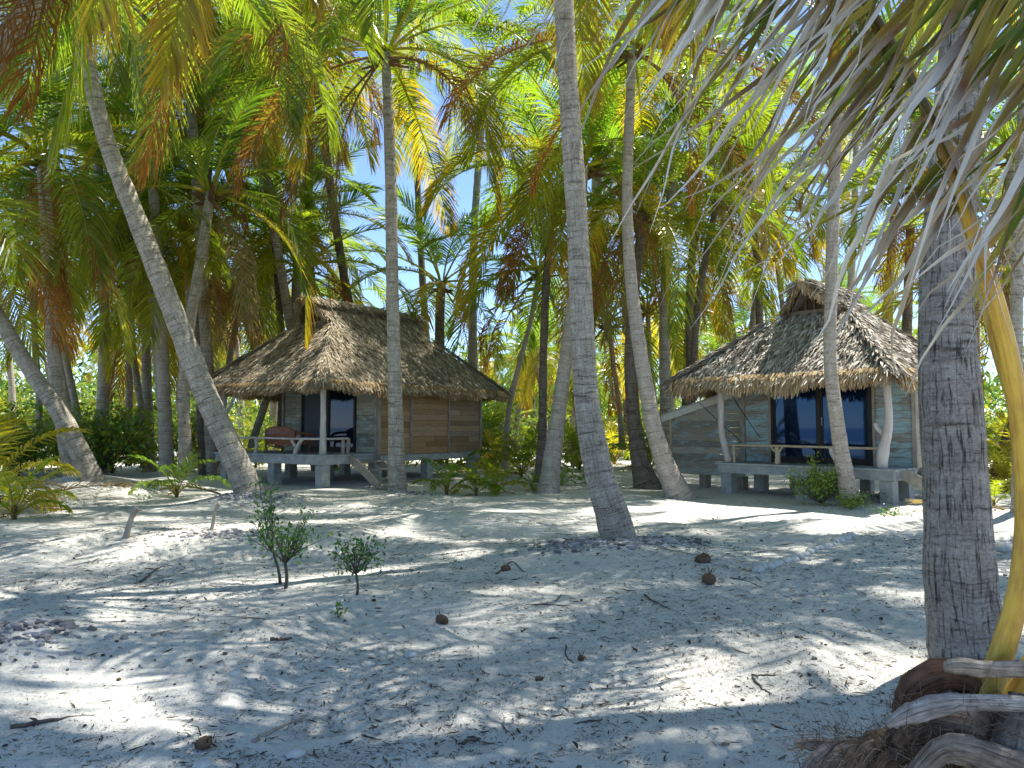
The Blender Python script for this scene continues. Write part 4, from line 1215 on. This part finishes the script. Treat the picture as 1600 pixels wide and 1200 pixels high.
# far wood closing the horizon: one mass
g = np.random.default_rng(5)
mb = MB()
cl = []
for _ in range(760):
    Y = g.uniform(74, 112); X = g.uniform(-.82, .82) * Y
    cl.append((X, Y, g.uniform(.5, 13.5) * g.uniform(.35, 1)))
cl = np.array(cl)
pts = cl[g.integers(0, len(cl), 46000)] + g.normal(0, 1, (46000, 3)) * np.array([1.3, 1.3, .9])
pts[:, 2] = np.abs(pts[:, 2])
leaf_quads(mb, g, pts, 1.1, YG + MG, .28)
o = mb.build("distant_wood", M['broad'])
tag(o, "green mass of distant undergrowth closing the view behind the palms", "undergrowth", None, "stuff")
# ground cover under the far trees
mb = MB()
n = 16000
Y = g.uniform(29, 75, n); X = g.uniform(-.8, .8, n) * Y
k = np.array([not in_hut(a, b) for a, b in zip(X, Y)])
gx = np.sin(X * .35) * np.sin(Y * .28 + 1) + g.normal(0, .3, n) > .25
k &= gx
pts = np.stack([X[k], Y[k], np.full(k.sum(), .0)], 1)
leaf_quads(mb, g, pts, .42, YG + [(.20, .13, .06), (.16, .10, .05)], .3)
o = mb.build("ground_cover", M['broad'])
tag(o, "low leafy ground cover and dry leaves on the grove floor", "ground cover", None, "stuff")

# ------------------------------------------------------------------ litter, rubble, stones, sticks, husks
def scatter(n, ymin, ymax, g, power=1.0):
    y = ymin + (ymax - ymin) * g.random(n) ** power
    x = g.uniform(-.74, .74, n) * y
    return x, y
g = np.random.default_rng(9)
mb = MB()
n = 130000
x, y = scatter(n, 3.2, 19, g, 1.35)
fx, fy = [], []
for lab, Y, px, bark, cr, dl in TREES:           # scraps gather round the palm feet
    if Y < 24:
        q = P(px[0][0], px[0][1], Y); m_ = 900 if Y < 13 else 260
        fx.append(q[0] + g.normal(0, .55, m_)); fy.append(q[1] + g.normal(0, .45, m_) - .1)
fx, fy = np.concatenate(fx), np.concatenate(fy)
clump = np.sin(x * 1.3 + np.sin(y * .9)) * np.sin(y * 1.1 + x * .4) + g.normal(0, .6, n)
lit = (y > 12.6) & (x > -2)
k = (clump > -.45) & ~(lit & (g.random(n) < .8))
x, y = np.concatenate([x[k], fx]), np.concatenate([y[k], fy]); n = len(x)
z = ground_h(x, y)
a = g.uniform(0, math.pi, n)
l = g.lognormal(math.log(.0105), .66, n) * np.clip(y / 8, .75, 1.3); w = np.clip(l * g.uniform(.10, .26, n), .0022, .0075)
d = np.stack([np.cos(a), np.sin(a), g.normal(0, .12, n)], 1) * l[:, None]
s = np.stack([-np.sin(a), np.cos(a), g.normal(0, .3, n)], 1) * w[:, None]
p = np.stack([x, y, z + .008], 1)
b = d * .0 + np.stack([-np.sin(a), np.cos(a), np.zeros(n)], 1) * (l * g.normal(0, .18, n))[:, None]
v = np.stack([p - d - s * .5, p - d + s * .5, p + b - s, p + b + s, p + d - s * .4, p + d + s * .4], 1)
v[:, :, 2] = np.maximum(v[:, :, 2], (z + .003)[:, None])
cs = np.array([(.075, .058, .045), (.045, .036, .03), (.13, .10, .075), (.06, .05, .045)])[g.integers(0, 4, n)]
bi = np.arange(n)[:, None] * 6
mb.add(v.reshape(-1, 3), np.concatenate([bi + [0, 1, 3, 2], bi + [2, 3, 5, 4]]), np.repeat(cs[:, None], 6, 1).reshape(-1, 3))
o = mb.build("leaf_litter", M['litter'])
tag(o, "thin dark twigs and leaf scraps strewn over the sand", "litter", None, "stuff")
mb = MB()
x, y = scatter(1500, 3.3, 17, g, 1.1)
for xx, yy in zip(x, y):
    if math.sin(xx * .9 + 2) * math.sin(yy * .8) + g.normal(0, .5) < -.1: continue
    r = min(.022, g.lognormal(math.log(.009), .45))
    mb.blob((xx, yy, float(ground_h(xx, yy)) + r * .4), (r * 1.2, r, r * .75), np.array(((.10, .08, .06), (.20, .18, .15), (.07, .055, .045))[g.integers(0, 3)]), 5, 3, .15)
o = mb.build("pebbles", M['rubble'])
tag(o, "small dark seeds and pebbles scattered on the sand", "pebbles", None, "stuff")
mb = MB()
for cx, cy, Y, n, rx, ry in ((968, 868, 10.9, 1700, .85, .55), (395, 775, 17.0, 260, .9, .5), (30, 1005, 5.9, 220, .45, .32), (350, 838, 11.6, 200, .8, .5), (640, 775, 19.3, 90, .7, .4)):
    c = P(cx, cy, Y)
    for _ in range(n):
        xx, yy = c[0] + g.normal(0, rx * .55), c[1] + g.normal(0, ry * .6)
        r = g.lognormal(math.log(.024), .4)
        mb.blob((xx, yy, float(ground_h(xx, yy)) + r * .3), (r * 1.3, r, r * .6), np.array((.40, .385, .385)) * g.uniform(.35, 1.4), 5, 3, .18)
o = mb.build("coral_rubble", M['rubble'])
tag(o, "grey coral rubble heaped round the palm feet", "rubble", None, "stuff")

for i in range(26):                      # the row of kerb stones
    f = i / 25
    px = 1182 + (1330 - 1182) * f; py = 893 + (840 - 893) * f ** 1.15
    q = on_ground(px + g.uniform(-2, 2), py + g.uniform(-1, 1))
    mb = MB(); r = g.uniform(.045, .085)
    mb.blob((0, 0, 0), (r * 1.35, r, r * .75), seg=8, ring=6, jit=.10)
    o = mb.build("coral_stone", M['stone'], None, True)
    o.location = (q[0], q[1], q[2] + r * .35)
    tag(o, "pale coral stone set in the curved row on the sand right of the middle palm", "stone", "pale stones in the curved row")

def stick(label, pxs, r, Y=None, mat='bark', name="stick", cat="stick", lift=.02, group="sticks lying on the sand"):
    pts = []
    for q in pxs:
        p = on_ground(q[0], q[1]); pts.append((p[0], p[1], p[2] + lift))
    base = np.array(pts[0])
    mb = MB()
    sp = spline(np.array(pts) - base, 12)
    sp[:, :2] += g.normal(0, .006, (12, 2))
    mb.tube(sp, np.linspace(r, r * .45, 12), 7, (.2, .2, .2), True, .12)
    o = mb.build(name, M[mat], None, True)
    o.location = base
    tag(o, label, cat, group)
stick("long dark stick lying at the lower left of the sand", [(15, 1142), (60, 1134), (112, 1126), (150, 1124)], .014)
stick("brown dry stalk slanting near the bottom edge", [(394, 1165), (430, 1146), (478, 1124)], .013, mat='greywood')
stick("short dark twig left of the two saplings", [(220, 912), (240, 895), (262, 884)], .014)
stick("pale thin twig lying in the lit sand, lower left", [(236, 996), (262, 990), (284, 985)], .010, mat='greywood')
stick("thin black twig below the middle palm", [(1005, 932), (1025, 944), (1048, 956)], .010)
stick("fine twig arching in the bright sand patch", [(884, 1012), (886, 1030), (897, 1040)], .007)
stick("thin long twig lying across the lower middle", [(898, 1138), (920, 1132), (940, 1130)], .008)
stick("dark bent twig in the lower middle shade", [(718, 1168), (738, 1163), (752, 1159)], .011)
stick("small dark twig under the smaller sapling", [(424, 1002), (440, 1003), (456, 1001)], .016)
stick("long faint twig lying left of the middle palm", [(822, 948), (860, 948), (905, 951)], .007)
stick("crooked twig on the right in the shade", [(1175, 1062), (1190, 1080), (1208, 1090)], .009)
stick("slim twig lying in the right-hand sun patch", [(1176, 1060), (1200, 1060), (1216, 1060)], .008)
stick("root-like twig left of the rubble mound", [(776, 900), (788, 890), (800, 880), (818, 896)], .012)
stick("thin pale twig leading to the husk by the middle palm", [(1030, 858), (1065, 865), (1095, 872)], .009, mat='greywood')
stick("dark twig lying right of the husks", [(1140, 905), (1165, 910), (1190, 920)], .008)

def stake(label, px, py, topx, topy, r):
    p = on_ground(px, py); q = P(topx, topy, p[1])
    mb = MB()
    d = q - p
    sp = spline([np.array([0, 0, -.1]), d * .3 + np.array([.01, 0, 0]), d * .7 - np.array([.015, 0, 0]), d], 10)
    mb.tube(sp, np.linspace(r, r * .6, 10), 8, (.2, .2, .2), True, .1)
    mb.tube([d * .7, d * .85 + np.array([r * 1.2, 0, .02]), d * .93 + np.array([r * 2.0, 0, .0])], [r * .5, r * .4, r * .2], 5)
    o = mb.build("dry_stake", M['greywood'], None, True); o.location = p
    tag(o, label, "stake", "dry stakes stuck in the sand")
stake("bent weathered stake leaning right at the left of the sand", 192, 842, 214, 793, .05)
stake("thin straight stake leaning right on the lit mound", 328, 830, 342, 784, .032)

def husk(label, px, py, r, seed):
    g2 = np.random.default_rng(seed)
    p = on_ground(px, py)
    t = thing("coconut_husk", label, "coconut husk", tuple(p), g2.uniform(0, 6), "dry coconut husks on the sand")
    mb = MB(); mb.blob((0, 0, r * .6), (r * 1.1, r * .85, r * .8), (.15, .10, .065), 12, 9, .05); mb.blob((r * .5, 0, r * .45), (r * .8, r * .75, r * .6), (.10, .065, .045), 10, 8, .06); mb.build("shell", M['fibre'], t, True)
    fb = MB()
    for _ in range(12 if r > .07 else 4):
        a, e = g2.uniform(0, 6.28), g2.uniform(-.3, 1.2)
        d = np.array([math.cos(a) * math.cos(e), math.sin(a) * math.cos(e), math.sin(e)])
        s = np.array([0, 0, r * .7]) + d * r * .9
        fb.tube([s, s + d * r * .5 + g2.normal(0, .02, 3), s + d * r * g2.uniform(.5, .9) + g2.normal(0, .02, 3)], [.004, .003, .0015], 4, np.array((.17, .12, .08)) * g2.uniform(.5, 1.3))
    fb.build("loose_fibre", M['fibre'], t)
husk("reddish brown coconut husk right of the rubble mound", 1100, 880, .085, 1)
husk("dark split husk lower right of the middle palm", 1108, 912, .085, 2)
husk("dark husk tuft left of the rubble mound", 790, 892, .055, 3)
husk("flat dark husk scrap in shade left of the lit patch", 690, 974, .055, 4)
husk("small round husk in the bright sand patch", 908, 1032, .03, 5)
husk("small dark husk near the lower left sticks", 320, 1168, .042, 6)
husk("dark husk just below the bright sand patch", 842, 1064, .024, 7)

def fallen_frond(label, px, py, L, az, seed, c, up=8):
    g2 = np.random.default_rng(seed)
    p = on_ground(px, py)
    mb = MB()
    frond(mb, g2, L, R(up), R(up + 12), 24, L * .28, .03, .25, (.22, .17, .11), c, np.array(c) * 1.1, az, (0, 0, .05), .15, .025, .14)
    v = mb.v
    for arr in v:
        zz = ground_h(arr[:, 0] + p[0], arr[:, 1] + p[1]) - p[2] + .012
        arr[:, 2] = np.maximum(arr[:, 2], zz)
    o = mb.build("fallen_frond", M['dead']); o.location = p
    tag(o, label, "fallen frond", "dry fronds fallen on the sand")
fallen_frond("pale dry frond lying on the sand near the left edge", 110, 800, 1.4, 3.3, 1, (.36, .31, .24))
fallen_frond("yellowish fallen frond near the leaning palm's foot", 345, 776, 1.2, 3.4, 2, (.20, .17, .04), 22)
fallen_frond("brown fallen frond heap far left behind the lime young palm", 45, 785, 2.0, .6, 3, (.16, .10, .06), 20)
fallen_frond("brown dry frond at the foot of the ringed palm", 100, 765, 1.8, 2.6, 4, (.18, .12, .08), 10)
fallen_frond("dry frond under the young palms beside the left hut", 765, 768, 1.5, .9, 5, (.20, .14, .09), 15)
fallen_frond("dry frond lying behind the right hut's stairs", 1570, 800, 1.6, 2.2, 6, (.22, .17, .11), 8)

def stone(label, px, py, r, mat='stone'):
    p = on_ground(px, py)
    mb = MB(); mb.blob((0, 0, 0), (r * 1.3, r, r * .7), seg=9, ring=7, jit=.09)
    o = mb.build("loose_stone", M[mat], None, True); o.location = (p[0], p[1], p[2] + r * .3)
    tag(o, label, "stone", "loose stones on the sand")
stone("flat grey stone in the middle of the shaded sand", 642, 1026, .05)
stone("pale stone at the bottom edge of the sand", 318, 1200, .05)
stone("bluish white stone near the bottom edge", 462, 1182, .045)
stone("pale pointed stone right of the cracked trunk", 1570, 862, .12)
stone("small stone beside the brown stalk, lower left", 368, 1054, .035)

# ------------------------------------------------------------------ foreground young palm at the right
def blades(mb, g, rach, s0, s1, n, dirs, length, width, stages, lenprof=None, wm=.34):
    """long leaflets from a stalk: rach rows xyz, per-vertex colour along each blade"""
    k = len(rach)
    t = np.linspace(s0, s1, n)
    p0 = np.stack([np.interp(t, np.linspace(0, 1, k), rach[:, i]) for i in range(3)], 1)
    for i in range(n):
        d = unit(np.array(dirs) + g.normal(0, .07, 3))
        L = length * g.uniform(.75, 1.12) * (lenprof(t[i]) if lenprof else 1)
        w = width * g.choice([.4, .7, .9, 1.1, 1.25])
        side = unit(np.cross(d, np.array([.25, -1.0, .2]) + g.normal(0, .35, 3)))
        m = 10
        u = np.linspace(0, 1, m)
        crease = np.cumsum(g.normal(0, .05, m)) * u
        sag = np.array([0, 0, -1.0]) * (u ** 2 * L * g.uniform(-.05, .30))[:, None] + np.array(g.normal(0, .06, 3))[None] * (u ** 2)[:, None] + np.array(g.normal(0, .02, 3))[None] * np.sin(u * 5 + g.uniform(0, 3))[:, None] * u[:, None]
        pts = p0[i] + d * (u * L)[:, None] + sag
        ww = w * np.interp(u, [0, .12, .35, .8, 1], [.6, 1, .95, .35, .06])
        tw = g.uniform(-.6, .6) * u + g.normal(0, .2)
        nn = np.cross(d, side)
        sv = side[None] * np.cos(tw)[:, None] + nn[None] * np.sin(tw)[:, None]
        pts = pts + side[None] * (crease * .25)[:, None]
        fold = nn[None] * (ww * g.uniform(.15, .5))[:, None]
        V = np.stack([pts - sv * ww[:, None] / 2, pts + fold, pts + sv * ww[:, None] / 2], 1).reshape(-1, 3)
        wither = np.clip(g.normal(wm, .2), .05, .9)
        cg = np.array(stages[0][g.integers(0, len(stages[0]))]) * g.uniform(.8, 1.2)
        cy = np.array(stages[1][g.integers(0, len(stages[1]))]) * g.uniform(.7, 1.2)
        cw = np.array(stages[2][g.integers(0, len(stages[2]))]) * g.uniform(.85, 1.1)
        cols = []
        for uu in u:
            q = (uu - wither) / .16
            c = cg if q < -1 else (cg + (cy - cg) * (q + 1) if q < 0 else (cy + (cw - cy) * q if q < 1 else cw))
            cols.append(c)
        C = np.repeat(np.array(cols)[:, None], 3, 1).reshape(-1, 3)
        F = []
        for j in range(m - 1):
            a = j * 3
            F += [(a, a + 1, a + 4, a + 3), (a + 1, a + 2, a + 5, a + 4)]
        mb.add(V, F, C)

def foreground_palm():
    g = np.random.default_rng(15)
    base = P(1520, 1200, 3.05); base[2] = float(ground_h(base[0], base[1]))
    t = thing("young_palm", "nearest young palm with a yellow stalk and withered hanging leaflets, lower right corner", "young palm", tuple(base))
    W = lambda lst: np.array([np.append(P(x, y, Y) - base, w / 2 / FPX * Y) for x, y, Y, w in lst])
    sp = spline(W([(1518, 1190, 3.05, 43), (1530, 1120, 3.05, 46), (1562, 1030, 3.05, 38), (1590, 930, 3.02, 33), (1602, 820, 3.0, 31), (1598, 700, 2.96, 31), (1583, 590, 2.92, 32), (1555, 470, 2.86, 29), (1520, 360, 2.8, 25), (1486, 265, 2.74, 21),
                   (1446, 170, 2.68, 17), (1395, 70, 2.62, 14), (1335, -20, 2.56, 12), (1255, -110, 2.5, 10), (1150, -190, 2.45, 8), (1020, -250, 2.4, 6), (900, -280, 2.38, 4)]), 60)
    s = np.linspace(0, 1, 60)
    lime, amber, oran = np.array((.34, .38, .035)), np.array((.58, .36, .035)), np.array((.50, .34, .04))
    olive = np.array((.20, .17, .05))
    cc = np.array([lime * (1 - min(1, q / .16)) + amber * min(1, q / .16) if q < .5 else amber + (olive - amber) * min(1, (q - .5) / .12) for q in s])
    mb = MB(); mb.tube(sp[:, :3], sp[:, 3], 14, cc, True, .01, .75)
    st = mb.build("stalk", M['petiole'], t, True)
    st["label"] = "yellow curved stalk, lime at its foot"
    GRN = [(.09, .14, .02), (.12, .17, .02), (.19, .19, .03), (.22, .17, .04)]
    YEL = [(.24, .15, .04), (.17, .08, .035), (.12, .055, .035), (.30, .22, .05)]
    GRY = [(.46, .44, .40), (.56, .53, .49), (.38, .33, .27), (.50, .50, .50)]
    lf = MB()
    d = np.array([-.62, -.10, -.70])
    blades(lf, g, sp[:, :3], .53, .68, 17, d, .74, .027, (GRN, YEL, GRY))
    blades(lf, g, sp[:, :3], .66, .99, 66, d + np.array([.05, 0, 0]), .95, .028, (GRN, YEL, GRY), lambda q: 1.0 - .3 * max(0, (q - .8) / .2), .40)
    blades(lf, g, sp[:, :3], .52, .80, 24, np.array([.50, .25, -.75]), .7, .027, (GRN, YEL, GRY))
    lf.build("leaflets", M['blade'], st)
    # second frond passing over the corner
    sp2 = spline(W([(1560, 1150, 3.1, 60), (1640, 1000, 3.1, 50), (1690, 700, 3.0, 34), (1700, 420, 2.8, 30), (1685, 200, 2.6, 26), (1640, 20, 2.45, 22), (1560, -110, 2.35, 18), (1430, -200, 2.3, 13), (1250, -270, 2.25, 8)]), 40)
    mb = MB(); mb.tube(sp2[:, :3], sp2[:, 3], 12, np.tile(amber, (40, 1)), True, .01, .75)
    st2 = mb.build("stalk", M['petiole'], t, True)
    lf = MB()
    blades(lf, g, sp2[:, :3], .46, .99, 100, np.array([-.62, -.05, -.70]), .80, .030, (GRN + GRN + [(.3, .25, .04)], YEL + YEL + [(.34, .22, .06)], GRY), None, .52)
    lf.build("leaflets", M['blade'], st2)
    # split second stalk end seen beside the first
    sp3 = spline(W([(1588, 640, 3.0, 24), (1564, 560, 2.98, 23), (1540, 470, 2.95, 19), (1526, 400, 2.93, 9)]), 12)
    mb = MB(); mb.tube(sp3[:, :3], sp3[:, 3], 10, np.tile((.62, .45, .06), (12, 1)), True, .02, .6); mb.build("broken_stalk", M['petiole'], t, True)
    # sheath and dry stalk bases
    def dry(name, lst, flat, col, n=20):
        q = spline(W(lst), n); m = MB()
        c = np.array(col)[None] * g.uniform(.75, 1.2, (n, 1))
        m.tube(q[:, :3], q[:, 3], 12, c, True, .06, flat)
        return m.build(name, M['fibre'], t, True)
    dry("dry_stalk", [(1475, 1042, 2.9, 16), (1500, 1041, 2.9, 26), (1560, 1046, 2.92, 26), (1660, 1044, 2.95, 26)], .5, (.42, .36, .29))
    dry("dry_stalk", [(1385, 1133, 2.8, 12), (1420, 1116, 2.8, 32), (1470, 1102, 2.8, 34), (1530, 1098, 2.82, 26), (1660, 1102, 2.9, 22)], .45, (.40, .38, .36))
    dry("sheath", [(1405, 1120, 3.0, 24), (1425, 1078, 3.0, 44), (1462, 1056, 3.02, 50), (1505, 1060, 3.05, 44), (1530, 1090, 3.08, 34)], .7, (.15, .085, .055))
    dry("sheath", [(1425, 1150, 3.0, 60), (1470, 1130, 3.0, 100), (1520, 1150, 3.02, 110), (1600, 1160, 3.05, 110)], .8, (.20, .155, .12))
    dry("sheath", [(1535, 1225, 2.9, 70), (1530, 1180, 2.95, 60), (1524, 1145, 3.0, 34)], .8, (.22, .13, .055))
    dry("sheath", [(1580, 1225, 2.85, 90), (1590, 1150, 2.9, 70), (1600, 1090, 2.95, 44)], .7, (.19, .17, .15))
    dry("sheath", [(1330, 1225, 2.92, 50), (1352, 1185, 2.95, 54), (1385, 1160, 2.98, 44), (1425, 1165, 3.0, 30)], .6, (.19, .14, .10))
    dry("sheath", [(1290, 1210, 2.95, 30), (1318, 1180, 2.97, 34), (1352, 1172, 3.0, 28), (1390, 1190, 3.0, 26)], .5, (.24, .20, .16))
    dry("sheath", [(1370, 1230, 2.88, 48), (1395, 1195, 2.9, 46), (1432, 1180, 2.93, 36), (1475, 1200, 2.95, 30)], .6, (.15, .105, .07))
    dry("sheath", [(1255, 1225, 2.95, 24), (1275, 1190, 2.97, 28), (1310, 1165, 3.0, 24), (1345, 1160, 3.0, 16)], .4, (.27, .24, .21))
    dry("sheath", [(1400, 1165, 2.9, 20), (1422, 1140, 2.92, 30), (1452, 1128, 2.95, 28), (1490, 1140, 2.97, 24)], .5, (.24, .17, .12))
    dry("dry_stalk", [(1240, 1162, 3.05, 8), (1290, 1166, 3.02, 24), (1350, 1180, 2.98, 22), (1430, 1200, 2.95, 22)], .35, (.36, .31, .27))
    dry("dry_stalk", [(1425, 1215, 2.8, 30), (1480, 1170, 2.8, 44), (1560, 1190, 2.8, 50), (1640, 1215, 2.8, 50)], .5, (.26, .22, .18))
    fb = MB()
    for _ in range(900):
        px, py = g.uniform(1250, 1610), g.uniform(1095, 1215)
        if py < 1140 and px < 1390: continue
        a = W([(px, py, g.uniform(2.78, 3.0), 3)])[0, :3]
        dd = unit(np.array([g.normal(-.5, .5), g.normal(-.1, .3), g.normal(.15, .5)])) * g.uniform(.04, .15)
        fb.tube([a, a + dd * .5 + g.normal(0, .012, 3), a + dd + g.normal(0, .025, 3)], [.0013, .0010, .0006], 3, np.array(((.26, .19, .13), (.42, .38, .34), (.16, .11, .08))[g.integers(0, 3)]) * g.uniform(.6, 1.2), False)
    fb.build("loose_fibre", M['fibre'], t)
    fb = MB()
    fb.tube(spline([np.array((0, 0, -.2)), np.array((0, 0, .1)), np.array((-.02, 0, .35)), np.array((-.05, 0, .5))], 8), [.36, .34, .30, .26, .22, .18, .14, .1], 14, (.12, .08, .055), True, .06)
    fb.build("stump", M['fibre'], t, True)
foreground_palm()
